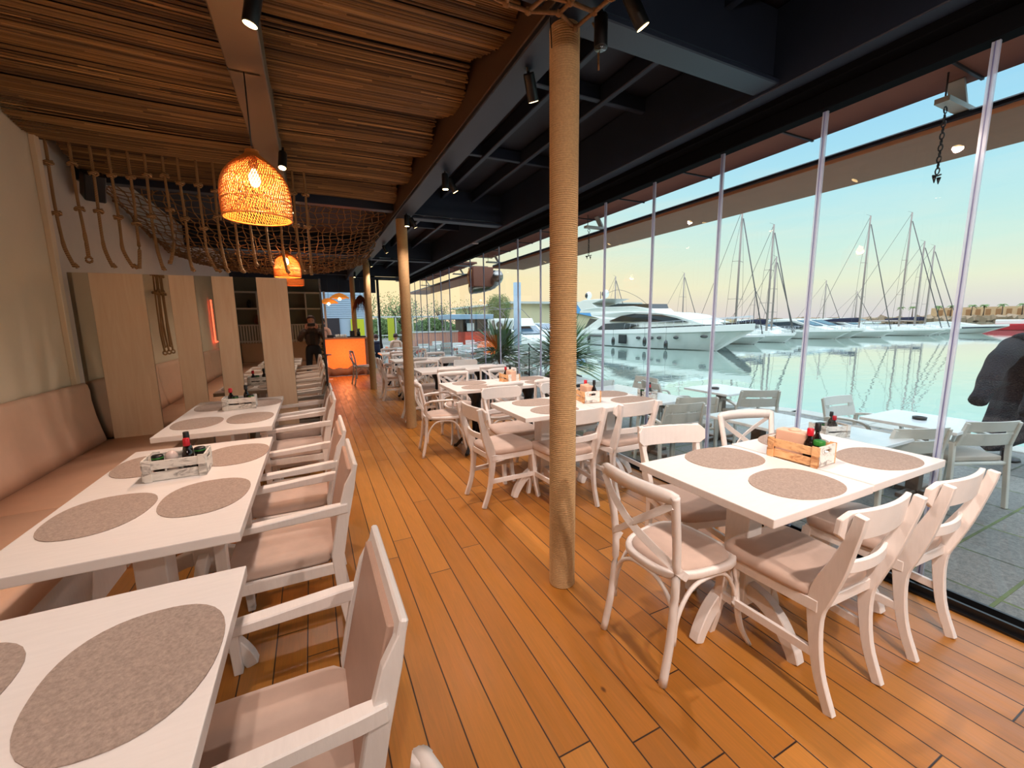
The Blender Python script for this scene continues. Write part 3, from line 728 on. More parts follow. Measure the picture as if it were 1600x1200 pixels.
def bent_chair(arms=False):
    root = empty('dining_chair')
    r = 0.0175
    for s in (-1, 1):
        M().tube(curve([(s * 0.185, -0.045, 0.0), (s * 0.180, -0.005, 0.20), (s * 0.178, 0.012, 0.42), (s * 0.185, 0.0, 0.60), (s * 0.20, -0.035, 0.78), (s * 0.205, -0.045, 0.83)], 5), r, 8).build('rear_leg', m_white, root)
        M().tube(curve([(s * 0.215, 0.48, 0.0), (s * 0.190, 0.44, 0.10), (s * 0.178, 0.415, 0.25), (s * 0.175, 0.405, 0.42)], 5), [0.011 + 0.004 * min(1, i / 10) for i in range(16)], 8).build('front_leg', m_white, root)
        # side brace arch
        M().tube(curve([(s * 0.180, 0.015, 0.16), (s * 0.180, 0.03, 0.28), (s * 0.182, 0.10, 0.385), (s * 0.184, 0.21, 0.41), (s * 0.182, 0.32, 0.385), (s * 0.178, 0.395, 0.28), (s * 0.176, 0.40, 0.20)], 4), 0.0095, 7).build('brace', m_white, root)
        if arms:
            M().tube(curve([(s * 0.190, -0.01, 0.60), (s * 0.235, 0.05, 0.645), (s * 0.265, 0.18, 0.655), (s * 0.275, 0.30, 0.655), (s * 0.265, 0.37, 0.625), (s * 0.245, 0.385, 0.55), (s * 0.215, 0.38, 0.44)], 5), 0.0125, 8).build('arm', m_white, root)
    for (y, zz) in ((0.405, 0.0), (0.012, 0.0)):
        M().tube(curve([(-0.176, y, 0.20), (-0.160, y, 0.33), (-0.09, y, 0.405), (0, y, 0.418), (0.09, y, 0.405), (0.160, y, 0.33), (0.176, y, 0.20)], 4), 0.0095, 7).build('brace', m_white, root)
    def ring(kx, ky, z):
        out = []
        for q in range(40):
            a = 2 * PI * q / 40; c, s_ = math.cos(a), math.sin(a); e = 3.2
            rr = 1 / (abs(c) ** e + abs(s_) ** e) ** (1 / e)
            y = rr * s_ * 0.215; w = 0.205 + 0.03 * (y / 0.215)
            out.append((rr * c * w * kx, 0.215 + y * ky, z))
        return out
    M().rings([ring(0.86, 0.86, 0.455), ring(0.985, 0.985, 0.458), ring(1.0, 1.0, 0.450), ring(1.0, 1.0, 0.432), ring(0.98, 0.98, 0.424), ring(0.86, 0.86, 0.424)], closed=True).build('seat_frame', m_white, root)
    M().rings([ring(0.87, 0.87, 0.44), ring(0.87, 0.87, 0.458), ring(0.84, 0.84, 0.468), ring(0.6, 0.6, 0.474), ring(0.2, 0.2, 0.475)]).build('seat_cushion', m_seat, root)
    n = 16; rs = []
    for i in range(n + 1):
        u = -1 + 2 * i / n; x = u * 0.212; y = -0.040 - 0.035 * (1 - u * u); hh = 0.032 * (0.55 + 0.45 * math.sqrt(max(0, 1 - u ** 4)))
        rs.append([(x, y - 0.012, 0.822 - hh * 0.8), (x, y + 0.012, 0.822 - hh), (x, y + 0.007, 0.822 + hh), (x, y - 0.010, 0.822 + hh * 0.9)])
    M().rings(rs, smooth=True).build('top_rail', m_white, root, 0.002)
    for s in (-1, 1):
        y0 = 0.0015 * s
        M().bar(curve([(s * 0.195, -0.052 + y0, 0.795), (s * 0.10, -0.072 + y0, 0.72), (0, -0.066 + y0 * 4, 0.645), (-s * 0.10, -0.030 + y0, 0.565), (-s * 0.182, 0.005, 0.505), (-s * 0.195, 0.06, 0.455)], 4), 0.006, 0.033, up=(0, 0.3, 1)).build('cross_band', m_white, root, 0.001)
    return root
def arm_chair():
    root = empty('armchair')                                   # origin under the seat centre, facing +y, width along x
    w = 0.245
    for s in (-1, 1):
        # rear post: leg, then shoulder and tapered back edge
        pts = [(s * 0.225, -0.245, 0.0), (s * 0.225, -0.215, 0.22), (s * 0.225, -0.205, 0.44), (s * 0.225, -0.240, 0.62), (s * 0.225, -0.276, 0.76), (s * 0.224, -0.306, 0.845)]
        M().bar(pts, 0.030, [0.034, 0.042, 0.055, 0.052, 0.044, 0.012], up=(0, 1, 0)).build('rear_leg', m_white, root, 0.003)
        M().bar([(s * 0.225, 0.225, 0.0), (s * 0.225, 0.235, 0.30), (s * 0.225, 0.235, 0.628)], 0.040, [0.034, 0.042, 0.044], up=(0, 1, 0)).build('front_leg', m_white, root, 0.003)
        M().bar([(s * 0.232, 0.262, 0.640), (s * 0.232, 0.0, 0.652), (s * 0.234, -0.20, 0.662), (s * 0.232, -0.262, 0.664)], [0.050, 0.048, 0.042, 0.034], [0.026, 0.034, 0.044, 0.044]).build('arm', m_white, root, 0.004)
        M().b2(s * 0.225 - 0.011, s * 0.225 + 0.011, -0.20, 0.23, 0.352, 0.402).build('seat_rail', m_white, root, 0.002)
        M().b2(s * 0.225 - 0.010, s * 0.225 + 0.010, -0.205, 0.23, 0.185, 0.222).build('stretcher', m_white, root, 0.002)
    for y in (0.232, -0.2): M().b2(-0.21, 0.21, y - 0.011, y + 0.011, 0.352, 0.402).build('seat_rail', m_white, root, 0.002)
    # back board with frame
    def lean(z): return -0.205 - 0.10 * max(0, (z - 0.44)) / 0.43
    M().bar([(0, lean(0.36) - 0.004, 0.40), (0, lean(0.60) - 0.004, 0.60), (0, lean(0.866) - 0.004, 0.866)], 0.478, 0.020, up=(0, 1, 0)).build('back_frame', m_white, root, 0.005)
    M().bar([(0, lean(0.43) + 0.012, 0.43), (0, lean(0.60) + 0.012, 0.60), (0, lean(0.835) + 0.012, 0.835)], 0.405, 0.020, up=(0, 1, 0)).build('back_panel', m_panel, root, 0.004)
    rs = []
    for z, k in ((0.400, 0.98), (0.415, 1.0), (0.436, 1.0), (0.452, 0.975), (0.460, 0.9), (0.464, 0.6), (0.466, 0.2)):
        ring = []
        for q in range(36):
            a = 2 * PI * q / 36; c, s_ = math.cos(a), math.sin(a); e = 8
            rr = 1 / (abs(c) ** e + abs(s_) ** e) ** (1 / e)
            ring.append((rr * c * 0.212 * k, 0.02 + rr * s_ * 0.222 * k, z))
        rs.append(ring)
    M().rings(rs).build('seat_cushion', m_seat, root)
    return root
# armchairs facing the bench (rotated so that +y points to -x)
AC = 'white armchairs along the bench tables'
# origin x: back top ends near x = 0.13
for (yc, l) in ((1.07, 'white armchair with beige back nearest the camera, at the near left table'), (2.19, 'white armchair at the middle bench table, nearer one'), (2.86, 'white armchair at the middle bench table, farther one'), (4.02, 'white armchair at the table by the partition, nearer one'), (4.66, 'white armchair at the table by the partition, touching the mirror')):
    put('arm_chair', arm_chair, -0.175, yc, H, l, 'armchair', AC)
CH = 'white dining chairs'
def sch(x, y, rz, l): put('saber_chair', saber_chair, x, y, rz, l, 'chair', CH)
def bch(x, y, rz, l): put('bent_chair', bent_chair, x, y, rz, l, 'chair', CH)
bch(0.06, 0.36, H, 'white chair whose rounded back peeks in at the bottom edge of the photo')
sch(1.83, 0.745, -0.03, 'white curved-leg chair in the foreground with its back to the camera, left of the two')
sch(2.44, 0.725, -0.04, 'white curved-leg chair at the right window table, next to the glass')
bch(1.235, 1.28, -H + 0.03, 'white bentwood cross-back chair at the aisle end of the near window table')
sch(2.00, 1.83, PI - 0.28, 'white chair behind the near window table, left one, back rail showing')
bch(2.73, 1.83, PI - 0.28, 'white cross-back chair behind the near window table, right one')
sch(1.17, 3.13, -H + 0.10, 'white chair at the aisle end of the second window table, seat lit orange')
sch(1.82, 2.60, 0.0, 'white chair in front of the second window table, half behind the near column')
sch(2.38, 2.62, 0.0, 'white chair in front of the second window table, right of the column')
sch(1.72, 3.82, PI, 'white solid-rail chair behind the second window table')
sch(2.42, 3.84, PI, 'white solid-rail chair behind the second window table, by the glass')
put('bent_arm', lambda: bent_chair(True), 1.08, 4.62, -H - 0.12, 'white bentwood chair with looped arms beside the second column', 'chair', CH)
bch(1.86, 4.10, 0.0, 'white cross-back chair in front of the third window table, left one')
bch(2.44, 4.10, 0.03, 'white cross-back chair in front of the third window table, right one')
bch(1.66, 5.25, PI, 'white cross-back chair behind the third window table, left one')
bch(2.40, 5.28, PI - 0.04, 'white cross-back chair behind the third window table, right one')
bch(1.80, 5.85, 0.05, 'white cross-back chair in front of the fourth row table, aisle side')
bch(2.46, 5.85, 0.0, 'white cross-back chair in front of the fourth row table, glass side')
sch(1.22, 6.38, -H, 'white chair at the aisle end of the fourth row, behind the second column')
bch(1.75, 7.05, PI, 'white cross-back chair behind the fourth row table, aisle side')
sch(2.46, 7.05, PI, 'white chair behind the fourth row table, glass side')
bch(1.72, 7.85, 0.0, 'white cross-back chair in front of the fifth row table, aisle side')
sch(2.42, 7.85, 0.0, 'white chair in front of the fifth row table, glass side')
sch(1.18, 8.38, -H, 'white chair at the aisle end of the fifth row')
bch(1.72, 9.05, PI, 'white cross-back chair behind the fifth row table, aisle side')
bch(2.46, 9.05, PI, 'white cross-back chair behind the fifth row table, glass side')
bch(1.82, 9.98, 0.0, 'white cross-back chair in front of the sixth row table')
bch(2.50, 10.5, H, 'white cross-back chair on the glass side of the sixth row table')
bch(1.80, 11.2, PI, 'white cross-back chair behind the sixth row table')
bch(2.48, 11.7, 0.0, 'white cross-back chair in front of the last row table')
bch(1.95, 12.2, -H, 'white cross-back chair at the aisle side of the last row table')
bch(0.88, 10.9, -H + 0.1, 'white bentwood chair standing alone in the aisle before the orange bar')

# ------------------------------------------------------------------ rattan pendants
def pendant(cord=0.4):
    root = empty('pendant_lamp')                               # origin at the rim centre
    prof = [(0.172, 0.0), (0.176, 0.05), (0.176, 0.12), (0.170, 0.17), (0.150, 0.225), (0.112, 0.275), (0.070, 0.312), (0.040, 0.338), (0.030, 0.36)]
    P = curve([(r, 0, z) for r, z in prof], 4)
    def strands(n, tw, r):
        m = M()
        for k in range(n):
            pts = []
            for i, q in enumerate(P):
                a = 2 * PI * k / n + tw * (i / (len(P) - 1)) ** 1.0
                pts.append((q.x * math.cos(a), q.x * math.sin(a), q.z))
            m.tube(pts, r, 4)
        return m
    m = strands(84, 1.25, 0.0026); m2 = strands(72, -0.75, 0.0021)
    m.v += []; o = len(m.v); m.v += m2.v; m.f += [tuple(i + o for i in f) for f in m2.f]; m.sm += m2.sm
    m.build('woven_shade', m_rattan, root)
    h = M()
    for z, r, t in ((0.0, 0.173, 0.005), (0.085, 0.178, 0.003), (0.20, 0.163, 0.002), (0.36, 0.031, 0.004)):
        h.tube([(r * math.cos(a * PI / 16), r * math.sin(a * PI / 16), z) for a in range(32)], t, 6, closed=True)
    h.build('hoop', m_rattan, root)
    M().lathe([(0.022, 0.27), (0.022, 0.35), (0.008, 0.37)], n=10).build('socket', m_black, root)
    M().lathe([(0.010, 0.265), (0.026, 0.235), (0.030, 0.205), (0.022, 0.18), (0.004, 0.168)], n=12).build('bulb', m_bulb, root)
    M().tube([(0, 0, 0.36), (0, 0, 0.36 + cord)], 0.0035, 6).build('cord', m_black, root)
    M().b2(-0.075, 0.075, -0.012, 0.012, 0.36 + cord, 0.385 + cord).build('ceiling_bracket', m_black, root)
    return root
p1 = put('pendant', pendant, -0.225, 2.85, 0, 'large glowing rattan pendant lamp hanging from the brown beam, the near one', 'pendant lamp', 'rattan pendants', 2.10)
p2 = put('pendant', pendant, -0.25, 6.9, 0.4, 'rattan pendant lamp behind the partition, seen above its edge', 'pendant lamp', 'rattan pendants', 2.18)
light('lamp_bulb_light', 'POINT', (-0.225, 2.85, 2.29), 44, AMBER, None, 0.035)
light('lamp_bulb_light', 'POINT', (-0.25, 6.9, 2.37), 44, AMBER, None, 0.035)

# ------------------------------------------------------------------ spotlights
def spot():
    root = empty('spotlight')                                  # origin at the joint, tube hangs along -z
    M().lathe([(0.030, -0.135), (0.031, -0.13), (0.031, -0.01), (0.028, 0.0)], n=14).build('tube', m_black, root)
    M().lathe([(0.0265, -0.1375), (0.004, -0.1365)], n=14).build('lens', m_lens, root)
    M().tube([(0, 0, -0.005), (0, 0, 0.045)], 0.009, 6).build('stem', m_black, root)
    return root
def put_spot(x, y, z, tilt, turn, label, e=34, cone=1.9):
    s = put('spot', spot, x, y, 0, label, 'spotlight', 'black ceiling spotlights', z)
    s.rotation_euler = (tilt, 0, turn)
    R = Matrix.Rotation(turn, 3, 'Z') @ Matrix.Rotation(tilt, 3, 'X'); d = R @ Vector((0, 0, -1))
    light('spot_light', 'SPOT', Vector((x, y, z)) + d * 0.142, e * 1.35, WARM, None, 0.03, (tilt, 0, turn), cone, 0.8)
for a in (
 (1.285, 1.70, 2.86, 0.0, 0, 'black ceiling spotlight pointing straight down, right of the near column top', 0.01),
 (1.31, 1.55, 2.86, 0.60, -1.7, 'lit black ceiling spotlight tilted right, above the near column', 68, 2.2),
 (1.19, 2.22, 2.86, 0.55, -0.9, 'lit black ceiling spotlight just left of the near column, under the beam', 70, 2.2),
 (1.22, 3.92, 2.86, 0.0, 0, 'lit black ceiling spotlight halfway along the beam, left of a close pair', 45),
 (1.28, 4.02, 2.86, 0.55, -1.5, 'lit black ceiling spotlight halfway along the beam, right of a close pair', 75, 2.2),
 (1.27, 5.66, 2.86, 0.5, -1.4, 'lit black ceiling spotlight beside the top of the second column, right one', 75),
 (1.20, 5.55, 2.86, 0.0, 0.0, 'lit black ceiling spotlight beside the top of the second column, lower one', 35),
 (-0.10, 3.95, 2.85, 0.35, 2.9, 'lit black ceiling spotlight on the brown beam, right of the near pendant', 42),
 (-0.10, 5.40, 2.85, 0.35, 2.9, 'lit black ceiling spotlight on the brown beam, low beside the pendant rim', 42),
 (-0.10, 2.15, 2.85, 0.25, 1.2, 'black ceiling spotlight on the brown beam, cut by the top of the photo', 45),
 (-0.32, 0.6, 2.85, 0.35, 1.6, 'black ceiling spotlight on the brown beam above the nearest table, out of view', 42),
 (-0.10, -1.2, 2.85, 0.1, 1.2, 'added black ceiling spotlight on the brown beam behind the camera, unseen', 42),  # unseen spot, added for extra warm light
 (1.25, -0.3, 2.86, 0.75, -0.95, 'added black fill spotlight on the column beam behind the camera, unseen', 115, 2.0),  # unseen spot added to brighten the chair backs facing the camera
 (1.25, -1.9, 2.86, 0.95, -0.35, 'added black fill spotlight on the column beam far behind the camera, unseen', 135, 1.8),  # added fill from behind the camera, no fixture seen here
 (-0.10, -0.6, 2.85, 0.75, -0.5, 'added black fill spotlight on the brown beam just behind the camera, unseen', 60, 2.0),  # second added fill spot, also unseen
 (1.25, 7.8, 2.86, 0.45, -1.4, 'lit black ceiling spotlight on the beam between second and third columns', 70),
 (1.25, 9.7, 2.86, 0.3, -1.2, 'lit black ceiling spotlight beside the third column', 60),
 (1.15, 12.0, 2.86, 0.1, 1.2, 'lit black ceiling spotlight near the bar', 50)): put_spot(*a)
for ch_ in PROTO['spot'].children:
    if ch_.name.startswith('lens'): ch_.data = ch_.data.copy(); ch_.data.materials[0] = m_glassdark
dl = M().lathe([(0.055, 0), (0.055, -0.012), (0.03, -0.016)], n=20).build('downlight', flat('white_disc', rgb(200, 200, 205), 0.4)); dl.location = (2.72, 7.1, 2.88)
tag(dl, 'small white round ceiling disc under the glass-side beam', 'ceiling light')

# ------------------------------------------------------------------ rope nets
def net(x0, x1, y0, y1, cell, zf, r, name='rope_net'):
    nx, ny = int((x1 - x0) / cell), int((y1 - y0) / cell); m = M(); rd = random.Random(3)
    P = {}
    for i in range(nx + 1):
        for j in range(ny + 1):
            u, v = i / nx, j / ny
            P[i, j] = (x0 + (x1 - x0) * u + rd.uniform(-.3, .3) * cell, y0 + (y1 - y0) * v + rd.uniform(-.3, .3) * cell, zf(u, v) + rd.uniform(-0.02, 0.02))
    for i in range(nx + 1): m.tube([P[i, j] for j in range(ny + 1)], r, 4)
    for j in range(ny + 1): m.tube([P[i, j] for i in range(nx + 1)], r, 4)
    for p in P.values(): m.sphere(p, r * 2.1, 5, 3)
    return m.build(name, m_net)
tag(net(-1.97, 1.06, 6.02, 9.80, 0.088, lambda u, v: 3.12 - 0.62 * (math.sin(PI * min(1, v * 1.02) ** 1.1) ** 0.8) * (0.35 + 0.65 * math.sin(PI * min(1, max(0, u))) ** 0.5) - 0.25 * v, 0.0068), 'brown rope net draped under the ceiling beyond the partition', 'net')
tag(net(-0.1, 1.22, -0.4, 1.80, 0.12, lambda u, v: 3.08 - 0.16 * math.sin(PI * min(1, v)) - 0.20 * v - 0.02 * u, 0.009), 'brown rope net cut by the top edge, above the near column', 'net')
lo = M().tube(curve([(1.27, 1.79, 2.93), (1.33, 1.80, 2.87), (1.345, 1.80, 2.82), (1.35, 1.80, 2.70)], 5), 0.005, 6).build('rope_end', m_net)
tag(lo, 'frayed rope end dangling right of the near column top', 'rope')
lo = M().tube(curve([(1.10, 1.84, 2.92), (1.105, 1.84, 2.84), (1.11, 1.84, 2.76)], 5), 0.003, 6).build('cable', m_black)
tag(lo, 'thin cable hanging left of the near column top', 'cable')
bx = M().box((-1.86, 5.75, 2.90), (0.16, 0.2, 0.26), rz=0.5, rx=0.5).build('loudspeaker', m_black, None, 0.01); tag(bx, 'black loudspeaker tilted high on the left behind the ropes', 'loudspeaker')

# ------------------------------------------------------------------ bar end
m_glow = newmat('orange_backlit_panel'); mm, g, p = m_glow
v = g.obj(); vv = g.noise(g.mapping(v, (1, 1, 2)), 26, 4, 0.7, 1.0)
g.put(p.inputs['Base Color'], rgb(230, 90, 40)); g.put(p.inputs['Emission Color'], g.ramp(vv, [(0.3, rgb(236, 70, 20)), (0.65, rgb(255, 118, 48))])); p.inputs['Emission Strength'].default_value = 0.95
bar = empty('bar_counter', (0.82, 12.9, 0)); tag(bar, 'bar counter with a glowing orange front at the end of the aisle', 'bar')
M().b2(-0.60, 0.56, 0.0, 0.05, 0.22, 1.06).build('glowing_front', mm, bar)
M().b2(-0.66, 0.72, -0.04, 0.6, 1.06, 1.11).build('worktop', flat('grey_worktop', rgb(150, 120, 96), 0.4), bar, 0.004)
M().b2(0.56, 0.68, 0.0, 0.55, 0, 1.06).build('side_panel', m_taupe, bar)
cl_ = M(); n = 30; rs = []
for i in range(n + 1):
    x = -0.62 + 1.2 * i / n; zt = 0.25 + 0.03 * math.sin(i * 0.7) + 0.03 * math.sin(i * 0.31 + 1)
    rs.append([(x, -0.03 - 0.03 * math.sin(i * 0.9), 0.01), (x, -0.06 - 0.03 * math.cos(i * 0.8), 0.02), (x, -0.02 - 0.02 * math.sin(i * 1.3), zt), (x, 0.02, zt - 0.01)])
cl_.rings(rs).build('draped_cloth', flat('grey_cloth', rgb(120, 98, 84), 0.9), bar)
light('bar_glow_light', 'POINT', (0.8, 12.5, 0.6), 14, (1, 0.3, 0.08), None, 0.3)
def onbar(name, m, mat, lab, cat, grp=None): return tag(m.build(name, mat), lab, cat, grp)
onbar('black_box', M().b2(0.38, 0.55, 12.95, 13.1, 1.11, 1.19), m_black, 'small black box on the left of the bar top', 'box')
onbar('card_terminal', M().b2(1.0, 1.12, 12.95, 13.1, 1.11, 1.30), m_black, 'black till on the right of the bar top', 'till')
onbar('tray', M().b2(0.92, 1.42, 12.9, 13.15, 1.11, 1.145), m_black, 'dark tray on the right of the bar top', 'tray')
onbar('coffee_grinder', M().lathe([(0.05, 1.145), (0.05, 1.25), (0.03, 1.28), (0.05, 1.36)], c=(1.24, 13.05, 0), n=10), m_black, 'black grinder on the tray at the right of the bar top', 'grinder')
for i, x in enumerate((0.62, 0.68, 0.74, 0.80, 0.87)):
    onbar('drinking_glass', M().lathe([(0.02, 1.11), (0.03, 1.115), (0.035, 1.2)], c=(x, 13.0 + 0.03 * (i % 2), 0), n=8), m_gel, 'upturned glass on the bar top, %s from the left' % ORD[i], 'glass', 'glasses on the bar top')
st = empty('bar_stool', (0.31, 12.3, 0)); tag(st, 'thin bar stool standing in front of the orange bar front', 'stool')
M().lathe([(0.13, 0.66), (0.13, 0.69)], n=16).build('seat', m_taupe, st); M().lathe([(0.015, 0.02), (0.015, 0.66)], n=8).build('pole', m_chrome, st); M().lathe([(0.14, 0), (0.12, 0.015), (0.02, 0.025)], n=16).build('base', m_chrome, st)
def hat_lamp(x, y, z, r, lab):
    root = empty('pendant_lamp', (x, y, z))
    n = 40; rs = []
    for q, rr, zz in ((0, 1.0, 0.0), (1, 0.98, 0.02), (2, 0.7, 0.08), (3, 0.35, 0.13), (4, 0.05, 0.15)):
        rs.append([(r * rr * math.cos(2 * PI * k / n), r * rr * math.sin(2 * PI * k / n), zz + 0.015 * rr * math.sin(3 * 2 * PI * k / n)) for k in range(n)])
    M().rings(rs, caps=False).build('straw_shade', flat('orange_straw', rgb(214, 120, 40), 0.7, emit=(1, 0.32, 0.05, 1), es=0.35), root)
    M().sphere((0, 0, -0.02), 0.04).build('bulb', m_bulb, root); M().tube([(0, 0, 0.15), (0, 0, 3.34 - z)], 0.004, 5).build('cord', m_black, root)
    return tag(root, lab, 'pendant lamp')
hat_lamp(0.78, 12.9, 2.22, 0.26, 'wide orange straw pendant over the bar, upper one')
hat_lamp(0.50, 13.3, 2.10, 0.26, 'wide orange straw pendant over the bar, lower left one')
fz = M(); rd = random.Random(5)
for i in range(700):
    a, b = rd.uniform(0, 2 * PI), rd.uniform(0.1, 1); r0 = 0.20 * b
    x, y = r0 * math.cos(a), r0 * math.sin(a); z = 0.35 * (1 - b * b)
    fz.add([(x, y, z), (x * 1.15 + rd.uniform(-.01, .01), y * 1.15, z - 0.02), (x * 1.3, y * 1.3, z - rd.uniform(0.12, 0.28))], [(0, 1, 2)])
fo = empty('pendant_lamp', (1.38, 13.3, 2.0)); fz.build('raffia_shade', flat('brown_raffia', rgb(120, 58, 34), 0.9), fo); M().tube([(0, 0, 0.3), (0, 0, 1.34)], 0.005, 5).build('cord', m_black, fo)
tag(fo, 'dark shaggy raffia pendant over the right of the bar', 'pendant lamp')
# what closes the view behind the bar
S('trim_%d' % k, M().b2(-2.1, 2.0, 14.5, 14.6, 2.5, 3.3), m_dark); k += 1
bb = empty('shutter_building', (-1.2, 19.5, 0)); tag(bb, 'pale shuttered building seen behind the bar', 'building')
sh = M()
for i in range(12): sh.b2(0, 3.6, -0.02, 0.0, 1.75 + i * 0.09, 1.81 + i * 0.09)
sh.b2(0, 3.6, 0, 0.2, TZ, 3.0); sh.build('louvred_wall', flat('pale_blue_louvres', rgb(168, 186, 202), 0.7), bb)
M().b2(1.3, 2.3, -0.08, -0.02, TZ, 1.75).build('dark_doorway', flat('dark_opening', rgb(46, 38, 42), 0.7), bb)
M().b2(2.75, 3.3, -0.10, -0.03, 0.7, 1.7).build('yellow_panel', flat('yellow_sign', rgb(196, 200, 40), 0.6), bb)
for i, x in enumerate((0.42, 1.62)):
    w = M(); w.b2(x - 0.03, x + 0.03, 14.3, 14.36, 0, 2.5); w.build('white_post', m_white); 
    o = bpy.data.objects[-1] if False else None
posts = [o for o in COL.objects if o.name.startswith('white_post')]
for o, l in zip(posts, ('slim white post behind the left of the bar', 'slim white post behind the right of the bar')): tag(o, l, 'post')

# ------------------------------------------------------------------ room behind the camera, seen in the mirror
shf = empty('wall_shelf', (-0.6, -3.58, 0)); tag(shf, 'tall white open shelf unit on the back wall, seen in the mirror', 'shelf')
for z in (1.05, 1.50, 1.95, 2.40): M().b2(-1.3, 1.1, 0.0, 0.28, z - 0.015, z + 0.015).build('shelf_board', m_white, shf)
for x in (-1.3, -0.7, -0.1, 0.5, 1.1): M().b2(x - 0.015, x + 0.015, 0.0, 0.28, 1.05, 2.42).build('upright', m_white, shf)
fl = M()
for i in range(36): fl.b2(-1.3 + i * 0.066, -1.265 + i * 0.066, 0.2, 0.23, 1.0, 1.5)
fl.build('slatted_front', m_white, shf)
v1 = tag(M().lathe([(0.05, 0), (0.08, 0.08), (0.07, 0.16), (0.03, 0.2), (0.035, 0.26)], c=(-1.35, -3.42, 1.52), n=14).build('vase', flat('terracotta_vase', rgb(120, 60, 40), 0.5)), 'dark terracotta vase on the shelf, seen in the mirror', 'vase')
v2 = tag(M().sphere((-1.5, -3.42, 2.08), (0.07, 0.07, 0.12)).build('vase', m_black), 'black teardrop vase on the upper shelf, seen in the mirror', 'vase')
led = M(); led.tube([(-1.90, -0.75, 1.15), (-1.90, -0.75, 2.05)], 0.012, 6); led.tube([(-1.90, -0.75, 1.15), (-1.90, -1.1, 1.15)], 0.012, 6); tag(led.build('red_led_strip', m_led), 'red light strip on the left wall, seen in the mirror', 'light strip')
bk = empty('bench', (-0.2, -3.0, 0)); tag(bk, 'brown leatherette bench along the back wall, seen in the mirror', 'bench')
M().b2(-1.6, 1.3, -0.55, 0.0, 0.0, 0.46).build('seat', m_leather, bk, 0.02, seg=2); M().b2(-1.6, 1.3, -0.58, -0.42, 0.46, 1.02).build('backrest', m_leather, bk, 0.04, seg=3)
pl = empty('christmas_tree', (0.55, -2.6, 0)); tag(pl, 'dark fir with fairy lights behind the camera, seen in the mirror', 'tree')
ft = M(); rd = random.Random(9)
for i in range(1500):
    h = rd.uniform(0.3, 2.3); a = rd.uniform(0, 2 * PI); r = (2.4 - h) * 0.22 * rd.uniform(0.4, 1); x, y = r * math.cos(a), r * math.sin(a)
    ft.add([(x, y, h), (x + rd.uniform(-.05, .05), y + rd.uniform(-.05, .05), h - 0.05), (x * 1.25, y * 1.25, h - 0.03)], [(0, 1, 2)])
ft.build('needles', flat('fir', rgb(38, 52, 40), 0.9), pl); M().lathe([(0.04, 0), (0.02, 2.2)], n=6).build('trunk', m_bark, pl)
fl = M()
for i in range(46):
    h = rd.uniform(0.4, 2.2); a = rd.uniform(0, 2 * PI); r = (2.45 - h) * 0.22; fl.sphere((r * math.cos(a), r * math.sin(a), h), 0.012, 5, 4)
fl.build('fairy_lights', m_bulb, pl)

# ------------------------------------------------------------------ people
def skin_body(name, V, E, Rd, mat, parent, sub=2, root=0):
    me = bpy.data.meshes.new(name); me.from_pydata(V, E, []); me.materials.append(mat)
    o = bpy.data.objects.new(name, me); COL.objects.link(o); o.parent = parent
    md = o.modifiers.new('skin', 'SKIN'); md.use_smooth_shade = True
    sv = me.skin_vertices
    if not sv: pass
    lay = me.skin_vertices[0] if me.skin_vertices else None
    if lay is None:
        bm = bmesh.new(); bm.from_mesh(me); bm.verts.layers.skin.verify(); bm.to_mesh(me); bm.free(); lay = me.skin_vertices[0]
    for i, r in enumerate(Rd):
        lay.data[i].radius = (r, r) if not isinstance(r, tuple) else r
        lay.data[i].use_root = (i == root)
    s = o.modifiers.new('sub', 'SUBSURF'); s.levels = sub; s.render_levels = sub
    return o
def head(parent, x, y, z, skin, hair, cap=0.0, long_hair=False):
    h = M(); c = (x, y, z)
    rs = []
    for zz, rx, ry, dy in ((-0.115, 0.028, 0.032, 0.045), (-0.10, 0.045, 0.055, 0.025), (-0.07, 0.060, 0.078, 0.008), (-0.03, 0.070, 0.090, 0.0), (0.02, 0.075, 0.096, -0.004), (0.06, 0.074, 0.094, -0.008), (0.095, 0.058, 0.078, -0.012), (0.115, 0.025, 0.035, -0.012)):
        rs.append([(x + rx * math.cos(2 * PI * k / 20), y + dy + ry * math.sin(2 * PI * k / 20), z + zz) for k in range(20)])
    h.rings(rs)
    h.add([(x, y + 0.088, z + 0.02), (x - 0.014, y + 0.088, z - 0.03), (x + 0.014, y + 0.088, z - 0.03), (x, y + 0.114, z - 0.024)], [(0, 1, 3), (0, 3, 2), (1, 2, 3)], True)
    for s in (-1, 1): h.sphere((x + s * 0.076, y - 0.005, z - 0.01), (0.010, 0.02, 0.03), 8, 6)
    ho = h.build('head', skin, parent)
    e = M()
    for s in (-1, 1): e.sphere((x + s * 0.03, y + 0.086, z + 0.012), (0.012, 0.008, 0.007), 8, 6)
    e.build('eyes', m_black, ho); M().sphere((x, y + 0.083, z - 0.06), (0.024, 0.010, 0.006), 8, 6).build('mouth', m_red, ho)
    hr = M(); rs = []
    for zz, r_, cut in ((-0.10 if long_hair else -0.02, 0.092, 0.2), (0.03, 0.090, 0.3), (0.07, 0.088, 0.9), (0.11, 0.066, 1.0), (0.13, 0.03, 1.0)):
        rs.append([(x + r_ * math.cos(2 * PI * k / 20), y - 0.012 + (r_ + 0.014) * min(cut, math.sin(2 * PI * k / 20)), z + zz) for k in range(20)])
    hr.rings(rs).build('hair', hair, parent)
